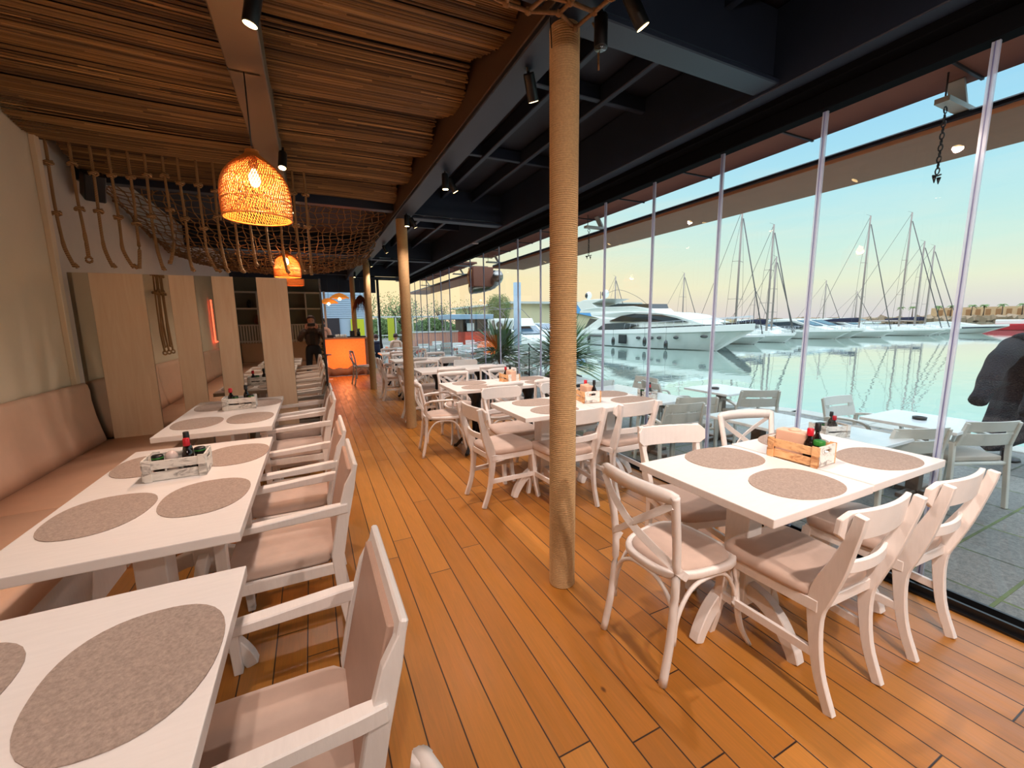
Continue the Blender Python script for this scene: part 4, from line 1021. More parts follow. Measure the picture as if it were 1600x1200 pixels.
def hand(parent, w, dirs, curl, skin, side=1, s=1.0):
    """palm with five bent fingers, grown as skinned chains; w = wrist, dirs = (finger axis, palm side axis, palm normal)"""
    f, sd, nn = [Vector(d).normalized() for d in dirs]; w = Vector(w)
    V = [w, w + f * 0.045 * s, w + f * 0.085 * s]; E = [(0, 1), (1, 2)]; R = [0.022, 0.030, 0.030]
    for k, (o, L) in enumerate(((-0.030, 0.062), (-0.010, 0.074), (0.010, 0.070), (0.029, 0.055))):
        b = w + f * 0.088 * s + sd * o * s; i0 = len(V)
        V.append(b); R.append(0.0095); E.append((2, i0)); d = f.copy(); p_ = b
        for q in range(3):
            ang = curl * (q + 0.6); d = f * math.cos(ang) + nn * math.sin(ang); p_ = p_ + d * L * s * (0.42, 0.33, 0.25)[q]
            V.append(p_); R.append(0.0085 - 0.0008 * q); E.append((i0 + q, i0 + q + 1))
    i0 = len(V); t = w + f * 0.03 * s - sd * 0.032 * s * side
    V += [t, t - sd * 0.02 * s * side + f * 0.025 * s + nn * 0.012, t - sd * 0.024 * s * side + f * 0.055 * s + nn * 0.03]; R += [0.012, 0.010, 0.0085]; E += [(1, i0), (i0, i0 + 1), (i0 + 1, i0 + 2)]
    return skin_body('hand', [tuple(v) for v in V], E, R, skin, parent, 1)
ph = empty('person', (0.0, -0.42, 0)); tag(ph, 'person in a brown jacket and dark jeans photographing, seen in the mirror', 'person')
# jeans
skin_body('jeans', [(0, 0, 0.96), (0, 0, 1.06), (-0.09, 0, 0.90), (-0.115, 0.01, 0.50), (-0.125, -0.01, 0.09), (0.09, 0, 0.90), (0.115, 0.01, 0.50), (0.125, -0.01, 0.09)], [(0, 1), (0, 2), (2, 3), (3, 4), (0, 5), (5, 6), (6, 7)], [(0.14, 0.105), (0.14, 0.10), 0.095, 0.065, 0.052, 0.095, 0.065, 0.052], m_jeans, ph)
# jacket: torso and both raised arms as one surface
skin_body('jacket', [(0, -0.01, 0.98), (0, -0.01, 1.16), (0, -0.01, 1.30), (0, -0.02, 1.37), (-0.185, -0.02, 1.345), (-0.27, 0.06, 1.13), (-0.14, 0.245, 1.36), (0.185, -0.02, 1.345), (0.27, 0.06, 1.13), (0.14, 0.245, 1.36)], [(0, 1), (1, 2), (2, 3), (3, 4), (4, 5), (5, 6), (3, 7), (7, 8), (8, 9)], [(0.165, 0.12), (0.16, 0.115), (0.175, 0.115), (0.10, 0.08), 0.075, 0.060, 0.042, 0.075, 0.060, 0.042], m_jacket, ph)
skin_body('neck', [(0, 0.0, 1.38), (0, 0.01, 1.47)], [(0, 1)], [0.055, 0.05], m_skin, ph, 1)
M().b2(-0.05, 0.05, 0.10, 0.112, 1.05, 1.34).build('shirt', m_black, ph, 0.01)
head(ph, 0, 0.03, 1.57, m_skin, m_hair, 0, True)
hand(ph, (-0.125, 0.275, 1.40), ((0.30, 0.35, 0.85), (1, 0, 0), (0.5, 0.6, 0)), 0.55, m_skin, -1)
hand(ph, (0.125, 0.275, 1.40), ((-0.30, 0.35, 0.85), (1, 0, 0), (-0.5, 0.6, 0)), 0.55, m_skin, 1)
for s in (-1, 1): M().sphere((s * 0.128, 0.05, 0.045), (0.05, 0.13, 0.045)).build('shoe', m_black, ph)
phn = M().b2(-0.075, 0.075, -0.055, -0.047, 1.455, 1.53).build('phone', m_black, None, 0.004); tag(phn, 'black phone held up by the photographer, seen in the mirror', 'phone')
# barman
bm_ = empty('person', (0.28, 13.55, 0)); tag(bm_, 'person in a white patterned shirt standing behind the bar', 'person')
skin_body('shirt', [(0, 0, 0.95), (0, 0, 1.15), (0, 0, 1.32), (0, 0, 1.38), (-0.18, 0, 1.33), (-0.23, 0.02, 1.08), (-0.18, -0.15, 1.12), (0.18, 0, 1.33), (0.23, 0.02, 1.08), (0.18, -0.15, 1.12)], [(0, 1), (1, 2), (2, 3), (3, 4), (4, 5), (5, 6), (3, 7), (7, 8), (8, 9)], [(0.14, 0.10), (0.14, 0.10), (0.15, 0.10), 0.08, 0.065, 0.05, 0.04, 0.065, 0.05, 0.04], flat('white_pink_shirt', rgb(232, 208, 200), 0.8, var=0.15, vscale=30), bm_)
skin_body('trousers', [(0, 0, 0.95), (-0.09, 0, 0.88), (-0.1, 0, 0.1), (0.09, 0, 0.88), (0.1, 0, 0.1)], [(0, 1), (1, 2), (0, 3), (3, 4)], [0.12, 0.09, 0.05, 0.09, 0.05], m_jeans, bm_)
skin_body('neck', [(0, 0, 1.39), (0, 0, 1.46)], [(0, 1)], [0.05, 0.048], m_skin, bm_, 1)
hd = empty('head_turn', (0, 0, 0), PI, bm_); bpy.data.objects.remove(hd)
head(bm_, 0, 0, 1.56, m_skin, m_black)
bm_.rotation_euler = (0, 0, PI * 0.9)
hand(bm_, (-0.18, -0.19, 1.13), ((0.1, -1, -0.1), (1, 0, 0), (0, 0, -1)), 0.4, m_skin, -1); hand(bm_, (0.18, -0.19, 1.13), ((-0.1, -1, -0.1), (1, 0, 0), (0, 0, -1)), 0.4, m_skin, 1)

# ------------------------------------------------------------------ terrace, quay, water
quay = [(GX + 0.06, -6), (8.75, -6), (8.42, 1.0), (8.32, 4.6), (7.95, 5.6), (7.22, 6.9), (7.18, 10), (7.6, 14), (8.9, 22), (9.4, 34), (30, 60), (30, 90), (-60, 90), (-60, 14.8), (GX + 0.06, 14.8)]
S('terrace', M().prism(quay, 'z', -1.9, TZ), m_pave)
kb = M()
for a, b in zip(quay[1:9], quay[2:10]):
    a = Vector((*a, 0)); b = Vector((*b, 0)); d = (b - a).normalized(); nrm = Vector((-d.y, d.x, 0)); n = max(1, int((b - a).length / 1.1))
    for i in range(n):
        p_ = a + (b - a) * (i + 0.5) / n + nrm * 0.17; kb.box((p_.x, p_.y, TZ - 0.02), ((b - a).length / n - 0.012, 0.36, 0.07), rz=math.atan2(d.y, d.x))
S('quay_kerb', kb, flat('quay_stone', rgb(168, 170, 162), 0.75, var=0.08, vscale=20, bump=0.3, bscale=50), 0.01)
S('hall_base', M().b2(-2.2, GX, -3.8, 14.7, -1.9, -0.12), m_dark)
wt = M().add([(-60, -400, WZ), (900, -400, WZ), (900, 900, WZ), (-60, 900, WZ)], [(0, 1, 2, 3)])
o = wt.build('water', m_water); o['kind'] = 'structure'

# roof overhang and awnings outside the glass
m_soff = flat('brown_soffit', rgb(146, 96, 78), 0.8, var=0.05, vscale=2)
so = M().b2(GX + 0.10, 3.86, -4, 9.0, 2.95, 2.99); so.b2(GX + 0.10, 3.86, 10.0, 14.6, 2.95, 2.99)
S('overhang', so, m_soff)
jb = M()
for i in range(18): jb.b2(GX + 0.10, 3.86, -3.6 + i * 0.97, -3.585 + i * 0.97, 2.938, 2.95)
S('trim_%d' % k, jb, m_black); k += 1
def awning(y0, y1, label):
    root = empty('awning_cassette', (4.1, y0, 2.7))
    L = y1 - y0
    M().prism([(-0.30, 0.03), (-0.29, 0.075), (0.0, 0.12), (0.45, 0.12), (0.50, 0.05)], 'y', 0, L).build('housing', m_dark, root, 0.01)
    M().b2(-0.29, 0.50, 0, L, 0.0, 0.05).build('lower_cover', flat('brown_grey_cover', rgb(160, 112, 80), 0.7, var=0.04, vscale=3), root, 0.004)
    for y in [0.88 + q * 3.64 for q in range(int((L - 0.9) / 3.64) + 1)]:
        b_ = M().b2(-0.56, -0.20, y - 0.035, y + 0.035, 0.075, 0.105); b_.bar([(-0.26, y + 0.02, 0.10), (-0.36, y + 0.02, 0.25)], 0.08, 0.02); b_.build('bracket', m_resin, root)
        M().tube([(-0.52, y, 0.10), (-0.52, y, 0.25)], 0.005, 5).build('tie_rod', m_rig, root)
    return tag(root, label, 'awning')
awning(-3.2, 8.9, 'long brown awning cassette outside the glass, the near one')
awning(10.1, 18.0, 'brown awning cassette outside the glass beyond the duct')
def chain(x, y, z0, n, label):
    m = M()
    for i in range(n):
        z = z0 - i * 0.034; a = (i % 2) * PI / 2
        m.tube([(x + 0.010 * math.cos(t * PI / 4) * math.cos(a), y + 0.010 * math.cos(t * PI / 4) * math.sin(a), z + 0.021 * math.sin(t * PI / 4)) for t in range(8)], 0.0038, 5, closed=True)
    r = [(x + 0.02 * math.cos(t * PI / 4), y, z0 + 0.045 + 0.02 * math.sin(t * PI / 4)) for t in range(8)]; m.tube(r, 0.004, 5, closed=True)
    z = z0 - n * 0.034; m.tube([(x - 0.05, y, z), (x + 0.02, y, z + 0.01), (x + 0.05, y, z + 0.02)], 0.006, 5); m.tube([(x - 0.03, y, z), (x - 0.025, y, z - 0.04)], [0.012, 0.002], 5); m.tube([(x + 0.03, y, z), (x + 0.03, y, z - 0.04)], [0.012, 0.002], 5)
    return tag(m.build('hanging_chain', m_black), label, 'chain')
chain(3.60, 1.32, 2.70, 10, 'short dark chain hanging at top right outside the glass')
chain(3.60, 4.96, 2.70, 9, 'short dark chain hanging outside behind the near column')
du = empty('duct_box', (4.1, 9.75, 2.55)); du.scale = (0.62, 0.8, 0.72); tag(du, 'brown box with silver foil duct between the two awnings', 'duct')
M().b2(-0.75, 0.1, -0.1, 0.35, -0.25, 0.40).build('box', m_soff, du, 0.01); M().b2(-1.9, -0.05, 0.05, 0.12, 0.40, 0.44).b2(-1.7, -1.66, 0.05, 0.12, 0.44, 0.62).build('hanger', m_rig, du)
M().tube(curve([(0.0, -0.6, 0.05), (0.15, -0.3, 0.0), (0.1, 0.1, -0.15), (-0.3, 0.3, -0.25), (-0.7, 0.35, -0.3)], 5), [0.19 + 0.012 * (i % 2) for i in range(21)], 12).build('foil_duct', flat('foil', rgb(170, 165, 160), 0.3, metal=1.0, bump=0.8, bscale=25), du)
M().tube(curve([(-0.85, 0.0, 0.35), (-0.95, 0.0, 0.1), (-0.86, 0.0, -0.2), (-0.78, 0.0, 0.3)], 5), 0.02, 6).build('hose', flat('ochre_hose', rgb(190, 130, 70), 0.6), du)

# ------------------------------------------------------------------ outdoor furniture
def out_chair():
    root = empty('outdoor_armchair')
    for s in (-1, 1):
        M().bar(curve([(s * 0.275, -0.26, 0.0), (s * 0.262, -0.235, 0.42), (s * 0.262, -0.225, 0.62)], 3), 0.030, 0.040, up=(0, 1, 0)).build('rear_leg', m_resin, root, 0.004)
        M().bar(curve([(s * 0.275, 0.26, 0.0), (s * 0.265, 0.235, 0.40), (s * 0.268, 0.215, 0.56), (s * 0.272, 0.165, 0.625), (s * 0.272, 0.05, 0.640), (s * 0.268, -0.12, 0.630), (s * 0.258, -0.235, 0.610)], 4), 0.036, 0.026).build('arm', m_resin, root, 0.004)
        M().bar([(s * 0.25, -0.24, 0.60), (s * 0.235, -0.30, 0.82)], 0.03, 0.03, up=(0, 1, 0)).build('back_post', m_resin, root, 0.004)
    b = M()
    for z0, z1 in ((0.60, 0.715), (0.735, 0.83)):
        n = 10
        b.rings([[(-0.24 + 0.48 * i / n, -0.24 - 0.26 * (z0 - 0.6) - 0.03 * (1 - (2 * i / n - 1) ** 2), z0), (-0.24 + 0.48 * i / n, -0.225 - 0.26 * (z0 - 0.6) - 0.03 * (1 - (2 * i / n - 1) ** 2), z0), (-0.24 + 0.48 * i / n, -0.225 - 0.26 * (z1 - 0.6) - 0.03 * (1 - (2 * i / n - 1) ** 2), z1), (-0.24 + 0.48 * i / n, -0.24 - 0.26 * (z1 - 0.6) - 0.03 * (1 - (2 * i / n - 1) ** 2), z1)] for i in range(n + 1)], smooth=False)
    for s in (-1, 1): b.b2(s * 0.24, s * 0.17, -0.275, -0.262, 0.70, 0.75)
    b.build('backrest', m_resin, root)
    M().b2(-0.255, 0.255, -0.24, 0.24, 0.405, 0.435).build('seat', m_resin, root, 0.012, seg=2)
    M().b2(-0.235, 0.235, -0.215, 0.235, 0.437, 0.485).build('seat_cushion', m_cush, root, 0.018, seg=3)
    return root
def out_table():
    root = empty('terrace_table')
    M().b2(-0.36, 0.36, -0.36, 0.36, 0.715, 0.745).build('tabletop', m_marble, root, 0.004)
    M().b2(-0.05, 0.05, -0.05, 0.05, 0.03, 0.69).build('post', m_taupe, root, 0.004)
    M().b2(-0.24, 0.24, -0.04, 0.04, 0.69, 0.715).build('bearer', m_taupe, root); M().b2(-0.04, 0.04, -0.24, 0.24, 0.69, 0.714).build('bearer', m_taupe, root)
    for a in (0, H): M().box((0, 0, 0.02), (0.56, 0.07, 0.04), rz=a).build('foot', m_taupe, root, 0.006)
    return root
OT, OC = 'white terrace tables', 'grey resin terrace armchairs'
def ot(x, y, rz, l): put('out_table', out_table, x, y, rz, l, 'table', OT, TZ)
def oc(x, y, rz, l): put('out_chair', out_chair, x, y, rz, l, 'chair', OC, TZ)
ot(5.33, 1.82, 0.0, 'white terrace table with the ashtray at the right, by the water')
ot(5.30, 4.02, 0.0, 'white terrace table with an ashtray in the centre, near the quay edge')
ot(4.07, 2.63, 0.0, 'white terrace table outside the glass behind the near crate, farther one')
ot(4.09, 1.91, 0.0, 'white terrace table just outside the glass, right of the crate')
ot(3.95, 4.02, 0.0, 'white terrace table outside the second window table')
ot(3.95, 4.76, 0.0, 'white terrace table outside the second window table, farther one')
oc(5.44, 1.62, -0.42, 'grey terrace armchair at the right, its slotted back to the camera, by the ashtray table')
oc(5.48, 2.36, PI - 0.1, 'grey terrace armchair facing the camera across the right ashtray table')
oc(4.62, 1.80, -0.4, 'grey terrace armchair behind the rightmost near mullion, between two terrace tables')
oc(5.32, 3.62, -0.5, 'grey terrace armchair in front of the centre ashtray table')
oc(4.80, 4.55, -1.8, 'grey terrace armchair left of the centre ashtray table')
oc(4.22, 3.68, -0.45, 'grey terrace armchair right of the crate table outside the second window table')
oc(3.72, 3.50, -0.2, 'grey terrace armchair outside the glass before the crate table, close to the pane')
oc(4.55, 5.05, H, 'grey terrace armchair outside the glass behind the second crate')
def ashtray(x, y, l):
    o = M().lathe([(0.052, 0), (0.055, 0.025), (0.045, 0.025), (0.040, 0.008), (0.01, 0.006)], n=16).build('ashtray', m_black); o.location = (x, y, TZ + 0.746); tag(o, l, 'ashtray', 'ashtrays on the terrace')
ashtray(5.32, 1.84, 'round dark ashtray on the right terrace table'); ashtray(5.20, 4.05, 'round dark ashtray on the centre terrace table')
crate_z = TZ + 0.746
def out_crate(x, y, rz, l, w):
    o = put('crate_w', None, x, y, rz, l, 'crate', 'condiment crates on the terrace', crate_z)
    put('b_blk', None, x + 0.06, y + 0.02, 0, 'tall black-capped bottle in ' + w, 'bottle', 'black-capped bottles', crate_z + 0.009)
    put('jar', None, x - 0.06, y + 0.03, 0, 'small dark jar in ' + w, 'jar', 'spice jars', crate_z + 0.009)
    put('b_red', None, x + 0.01, y - 0.03, 0, 'red-capped bottle in ' + w, 'bottle', 'red-capped sauce bottles', crate_z + 0.009)
out_crate(3.93, 1.93, -0.3, 'grey-washed crate on the terrace table just outside the glass', 'the crate just outside the near glass')
out_crate(3.86, 4.00, 1.2, 'grey-washed crate on the terrace table behind the second mullion', 'the crate outside the second window table')
n_t = 0
rd = random.Random(21)
ROWS = [(5.95, [3.95]), (10.7, [3.9, 5.3, 6.5]), (12.3, [3.9, 5.2, 6.4]), (13.8, [3.8, 5.1, 6.4]), (15.4, [1.6, 3.0, 4.4, 5.8, 7.2]), (17.4, [1.2, 2.8, 4.4, 6.0, 7.6]), (19.6, [2.0, 3.8, 5.6, 7.4])]
for ri, (y, xl) in enumerate(ROWS):
    for ci, x in enumerate(xl):
        w = 'terrace row %s, %s from the hall' % (ORD[ri], ORD[ci])
        ot(x, y, rd.uniform(-.05, .05), 'white terrace table of ' + w)
        oc(x + rd.uniform(-.05, .05), y - 0.56, rd.uniform(-.06, .06), 'grey armchair before the table of ' + w)
        if ri > 0: oc(x + rd.uniform(-.05, .05), y + 0.56, PI + rd.uniform(-.06, .06), 'grey armchair behind the table of ' + w)

# planters with cordylines
def cordyline(seed, n=110, L=0.85):
    root = empty('potted_cordyline'); rd = random.Random(seed)
    M().prism([(-0.22, -0.22), (0.22, -0.22), (0.22, 0.22), (-0.22, 0.22)], 'z', 0, 0.48).build('planter', m_pot, root, 0.01)
    M().tube([(0, 0, 0.4), (0.02, 0.01, 0.62), (0.0, 0.0, 0.8)], [0.05, 0.045, 0.05], 8).build('trunk', m_bark, root)
    m = M()
    for i in range(n):
        a = rd.uniform(0, 2 * PI); up = rd.uniform(-0.15, 1.35); l = L * rd.uniform(0.7, 1.05); w = rd.uniform(0.016, 0.028)
        d = Vector((math.cos(a) * math.cos(up), math.sin(a) * math.cos(up), math.sin(up))); sd = Vector((-math.sin(a), math.cos(a), 0))
        p_ = Vector((0, 0, rd.uniform(0.62, 0.84))); vs = []; q = 6
        for t in range(q + 1):
            f = t / q; ww = w * (0.5 + 1.4 * f) if f < 0.35 else w * (1 - ((f - 0.35) / 0.65) ** 1.6)
            c = p_ + d * l * f + Vector((0, 0, -1)) * (0.28 * l * f * f * math.cos(up))
            vs += [c - sd * ww, c + Vector((0, 0, -0.35 * ww)), c + sd * ww]
        fs = []
        for t in range(q): 
            for z in (0, 1): fs.append((t * 3 + z, t * 3 + z + 1, t * 3 + z + 4, t * 3 + z + 3))
        m.add(vs, fs)
    m.build('leaves', m_leaf, root); return root
c1 = cordyline(4, 230, 0.80); c1.scale = (1.35, 1.35, 1.3); c1.location = (4.05, 9.15, TZ); tag(c1, 'spiky green potted plant outside, left of the near column', 'potted plant', 'spiky plants outside the glass')
c2 = cordyline(8, 230, 0.85); c2.scale = (1.45, 1.45, 1.3); c2.location = (4.75, 7.40, TZ); c2.rotation_euler[2] = 1.3; tag(c2, 'spiky green potted plant outside, mostly behind the near column', 'potted plant', 'spiky plants outside the glass')
ms = empty('menu_stand', (4.55, 8.55, TZ)); tag(ms, 'black stand with a framed menu panel between the two spiky plants', 'menu stand')
M().tube([(0, 0, 0), (0, 0, 1.15)], 0.016, 8).build('pole', m_black, ms); M().lathe([(0.17, 0), (0.16, 0.02), (0.03, 0.03)], n=16).build('base', m_black, ms)
M().box((0.20, 0, 1.08), (0.44, 0.30, 0.02), ry=0.55, rx=0.35).build('frame', m_black, ms); M().box((0.205, -0.004, 1.093), (0.39, 0.26, 0.008), ry=0.55, rx=0.35).build('menu_sheet', m_resin, ms)
pile = empty('steel_pile', (9.55, 19.2, WZ - 0.5)); tag(pile, 'tall pale blue-grey mooring pile rising left of the near column', 'post')
M().lathe([(0.19, 0), (0.19, 5.05)], n=20).build('tube', flat('galvanised_blue', rgb(150, 172, 190), 0.5, var=0.1, vscale=3), pile)
pb = M()
for z in (1.9, 2.4, 3.0, 3.6): pb.b2(-0.05, 0.05, -0.21, -0.18, z, z + 0.1)
pb.build('fittings', m_chrome, pile)

# fleece coat on a stand at the right edge
ch = M().lathe([(0.16, 0), (0.15, 0.03), (0.022, 0.05), (0.02, 1.42)], n=12); ch.tube([(-0.22, 0, 1.34), (0, 0, 1.42), (0.22, 0, 1.34)], 0.012, 6)
o = ch.build('coat_stand', m_black); o.location = (7.52, 1.80, TZ); tag(o, 'black coat stand on the terrace carrying the fleece coat, at the right edge', 'coat stand')
co = empty('fleece_coat', (7.20, 1.75, -0.62)); co.scale = (1.25, 1.25, 1.18); tag(co, 'black fleece coat hanging outside at the right edge of the photo', 'coat')
rd = random.Random(2)
def cloth(prof, name):
    rs = []
    for (x, y, z, rx, ry, tilt) in prof:
        rs.append([(x + rx * math.cos(a) * math.cos(tilt) * (1 + 0.07 * math.sin(6 * a + z * 3)), y + ry * math.sin(a) * (1 + 0.16 * math.sin(5 * a + z * 4)), z + rx * math.cos(a) * math.sin(tilt)) for a in [2 * PI * q / 28 for q in range(28)]])
    M().rings(rs).build(name, m_fleece, co, sub=1)
cloth([(0.30, 0, 1.56, 0.10, 0.06, 0.2), (0.30, 0, 1.50, 0.22, 0.12, 0.1), (0.34, 0, 1.30, 0.24, 0.15, 0.0), (0.36, 0, 1.05, 0.25, 0.16, 0.0), (0.30, 0, 0.80, 0.32, 0.17, 0.05), (0.18, 0, 0.66, 0.42, 0.16, 0.12), (0.10, 0, 0.58, 0.43, 0.14, 0.16), (0.10, 0, 0.54, 0.38, 0.11, 0.16)], 'body')
def tub(pts, rs, nm): 
    P = curve(pts, 4); n = len(P); R = [rs[0] + (rs[1] - rs[0]) * i / (n - 1) + 0.006 * math.sin(i * 1.3) for i in range(n)]
    M().tube(P, R, 14).build(nm, m_fleece, co, sub=1)
tub([(0.10, 0.02, 1.50), (-0.20, 0.0, 1.44), (-0.42, 0.0, 1.32), (-0.62, -0.02, 1.16), (-0.78, -0.02, 1.02)], (0.105, 0.058), 'sleeve')
tub([(0.30, -0.12, 1.46), (0.10, -0.16, 1.26), (-0.08, -0.18, 1.06), (-0.22, -0.18, 0.86)], (0.115, 0.060), 'sleeve')
tub([(-0.05, 0.0, 1.54), (0.15, -0.08, 1.58), (0.42, -0.02, 1.60)], (0.07, 0.08), 'collar')

# ------------------------------------------------------------------ boats
def hull(L, B, fb_stern, fb_bow, depth=0.6, rake=0.16, n=22):
    """local: stern at y=0, bow at y=L, waterline z=0; returns section rings"""
    rs = []
    for i in range(n + 1):
        t = i / n; sh = fb_stern + (fb_bow - fb_stern) * t ** 1.6
        b = B / 2 * (0.90 + 0.10 * math.sin(PI * min(1, t * 1.2))) * (1 - max(0, (t - 0.45) / 0.55) ** 2.3) + 0.02
        bw = b * (0.86 - 0.5 * max(0, (t - 0.5) / 0.5) ** 1.2)
        y0 = L * t; yt = y0; yw = y0 * (1 - rake * t ** 3)
        rs.append([(0, yw * (1 - 0.05 * t), -depth * (1 - t ** 4)), (bw * 0.8, yw, -0.12 * (1 - t)), (bw, yw, 0.06), (b * 0.97, (yt * 2 + yw) / 3, sh * 0.72), (b, yt, sh * 0.78), (b * 0.985, yt, sh),
                   (b * 0.9, yt, sh + 0.02), (-b * 0.9, yt, sh + 0.02), (-b * 0.985, yt, sh), (-b, yt, sh * 0.78), (-b * 0.97, (yt * 2 + yw) / 3, sh * 0.72), (-bw, yw, 0.06), (-bw * 0.8, yw, -0.12 * (1 - t))])
    return rs
def loft_profile(poly, halfw, z0, k, nose=0.0):
    """side outline (y,z) swept across the beam, narrowing with height"""
    vs = []; n = len(poly); ys = [p[0] for p in poly]; ym, yM = min(ys), max(ys)
    def w(p): return halfw * (1 - k * max(0, p[1] - z0)) * (1 - nose * max(0, (p[0] - ym) / (yM - ym) - 0.55) / 0.45)
    for s in (-1, 1): vs += [(s * w(p), p[0], p[1]) for p in poly]
    return vs, [tuple(range(n - 1, -1, -1)), tuple(range(n, 2 * n))] + [(i, (i + 1) % n, n + (i + 1) % n, n + i) for i in range(n)]
def rail(m, L, B, fb, t0, t1, h=0.55, n=14):
    for s in (-1, 1):
        P = []
        for i in range(n + 1):
            t = t0 + (t1 - t0) * i / n; b = B / 2 * 0.94 * (1 - max(0, (t - 0.45) / 0.55) ** 2.3)
            q = (s * b, L * t, fb[0] + (fb[1] - fb[0]) * t ** 1.6); P.append((q[0] * 0.95, q[1], q[2] + h)); m.tube([q, P[-1]], 0.013, 4)
        m.tube(P, 0.016, 5)
def motor_yacht(L=21, B=5.2, fb=(1.5, 2.2), big=True):
    root = empty('motor_yacht')
    hs = hull(L, B, fb[0], fb[1], 0.9, 0.15)
    M().rings(hs, smooth=False).build('hull', m_gel, root)
    wlr = [[(x * 1.006, y, z) for (x, y, z) in (r[1], (r[2][0], r[2][1], 0.10), (r[11][0], r[11][1], 0.10), r[12])] for r in hs]
    M().rings(wlr, smooth=False).build('boot_stripe', m_antif, root)
    k_ = L / 21.0
    def sc(P, zs=None): return [(y * k_, z) for y, z in P]
    zf = fb[0]
    house = sc([(2.2, zf + 0.0), (17.6, fb[1] - 0.05), (16.6, zf + 0.95), (14.6, zf + 1.5), (12.6, zf + 1.75), (9.0, zf + 1.95), (3.0, zf + 1.95), (3.4, zf + 1.55), (4.8, zf + 1.3)])
    v, f = loft_profile(house, B * 0.42, zf, 0.10, 0.45); M().add(v, f).build('deckhouse', m_gelg, root, 0.05)
    for P in ([(6.6, 1.02), (8.4, 1.52), (10.2, 1.68), (13.3, 1.52), (14.9, 1.2), (16.0, 0.85), (14.0, 0.88)], [(4.9, 0.18), (5.9, 0.75), (9.0, 0.84), (10.6, 0.62), (9.6, 0.34), (7.6, 0.18)]):
        v, f = loft_profile(sc([(y, zf + z) for y, z in P]), B * 0.427, zf, 0.10, 0.0); nose = 0.45
        ym, yM = house[0][0], max(p[0] for p in house)
        v = [(x * (1 - nose * max(0, (y - ym) / (yM - ym) - 0.55) / 0.45), y, z) for x, y, z in v]
        M().add(v, f).build('side_window', m_glassdark, root)
    v, f = loft_profile(sc([(2.4, zf + 0.2), (3.9, zf + 0.25), (4.5, zf + 1.2), (3.2, zf + 1.35)]), B * 0.40, zf, 0.08); M().add(v, f).build('aft_window', m_glassdark, root)
    if big:
        v, f = loft_profile(sc([(1.0, zf + 1.98), (12.4, zf + 1.72), (11.8, zf + 2.1), (9.5, zf + 2.42), (4.0, zf + 2.5), (1.2, zf + 2.3)]), B * 0.40, zf, 0.07, 0.4); M().add(v, f).build('flybridge', m_gelg, root, 0.04)
        v, f = loft_profile(sc([(5.5, zf + 2.46), (11.5, zf + 2.16), (11.3, zf + 2.56), (7.4, zf + 2.75)]), B * 0.37, zf, 0.07, 0.3); M().add(v, f).build('wind_deflector', m_glassdark, root)
        v, f = loft_profile(sc([(1.2, zf + 2.3), (4.2, zf + 2.45), (3.2, zf + 2.95), (5.6, zf + 3.35), (1.6, zf + 3.4), (0.2, zf + 3.1)]), B * 0.36, zf, 0.04); M().add(v, f).build('radar_arch', m_gelg, root, 0.03)
        for y in (0.9, 4.0):
            M().sphere((0.4, y * k_, zf + 3.95), (0.36, 0.36, 0.45)).build('radome', m_gel, root)
            M().sphere((0.62, (y - 0.05) * k_, zf + 3.95), (0.20, 0.28, 0.32)).build('radome_panel', m_glassdark, root)
        M().tube([(0, 2.6 * k_, zf + 3.4), (0, 2.6 * k_, zf + 4.3)], 0.05, 6).build('mast', m_rig, root)
        M().tube(curve([(0.6, 4.5 * k_, zf + 4.0), (0.6, 6.5 * k_, zf + 4.2), (0.6, 9.0 * k_, zf + 3.4), (0.6, 10.6 * k_, zf + 2.5)], 4), 0.02, 5).build('outrigger', m_rig, root)
        s_ = -1
        for y, z, w, h_ in ((11.4, 0.95, 0.55, 0.14), (12.9, 0.98, 0.5, 0.14), (13.7, 1.0, 0.5, 0.14), (15.3, 1.06, 0.55, 0.14), (17.6, 1.2, 0.75, 0.13)):
            for s in (-1, 1):
                t = y / L; b = B / 2 * (0.90 + 0.10 * math.sin(PI * min(1, t * 1.2))) * (1 - max(0, (t - 0.45) / 0.55) ** 2.3)
                M().sphere((s * b * 0.955, y, z), (0.12, w / 2, h_)).build('porthole', m_glassdark, root)
        for s in (-1, 1): M().box((s * B * 0.488, 9.4, 0.78), (0.12, 1.1, 0.85)).build('hull_window', m_glassdark, root, 0.03)
        for s in (-1, 1): M().box((s * B * 0.484, 4.6, 1.0), (0.12, 3.6, 0.18)).build('air_intake', m_rig, root, 0.03)
    rl = M(); rail(rl, L, B, fb, 0.45 if big else 0.5, 0.985); rl.build('guard_rail', m_chrome, root)
    return root
def place_boat(root, x, y, rz, label, cat, group=None):
    root.location = (x, y, WZ); root.rotation_euler = (0, 0, rz); return tag(root, label, cat, group)
big = place_boat(motor_yacht(), 29.6, 41.0, PI, 'large white flybridge motor yacht with dark windows, nearest in the marina', 'yacht')
def fender(x, y, z, mat, l, grp):
    o = put('fender_' + mat.name, lambda: M().lathe([(0.03, -0.42), (0.13, -0.34), (0.17, -0.1), (0.17, 0.12), (0.12, 0.34), (0.03, 0.42), (0.012, 0.5), (0.012, 1.6)], n=10).build('fender', mat), x, y, 0, l, 'fender', grp, z)
for (y, z, l) in ((32.6, -0.55, 'left of the square hull window'), (28.3, -0.45, 'right of the square hull window'), (26.0, -0.65, 'hanging lowest, nearest the bow'), (36.6, -0.5, 'near the stern behind the plant')):
    fender(26.75 if y > 27 else 26.95, y, z, m_glassdark, 'black fender on the big yacht side, ' + l, 'fenders on the big yacht')
dk = place_boat(motor_yacht(19, 5.0, (1.5, 2.3), False), 35.4, 43.0, PI, 'dark-hulled yacht moored just behind the largest white yacht', 'yacht')
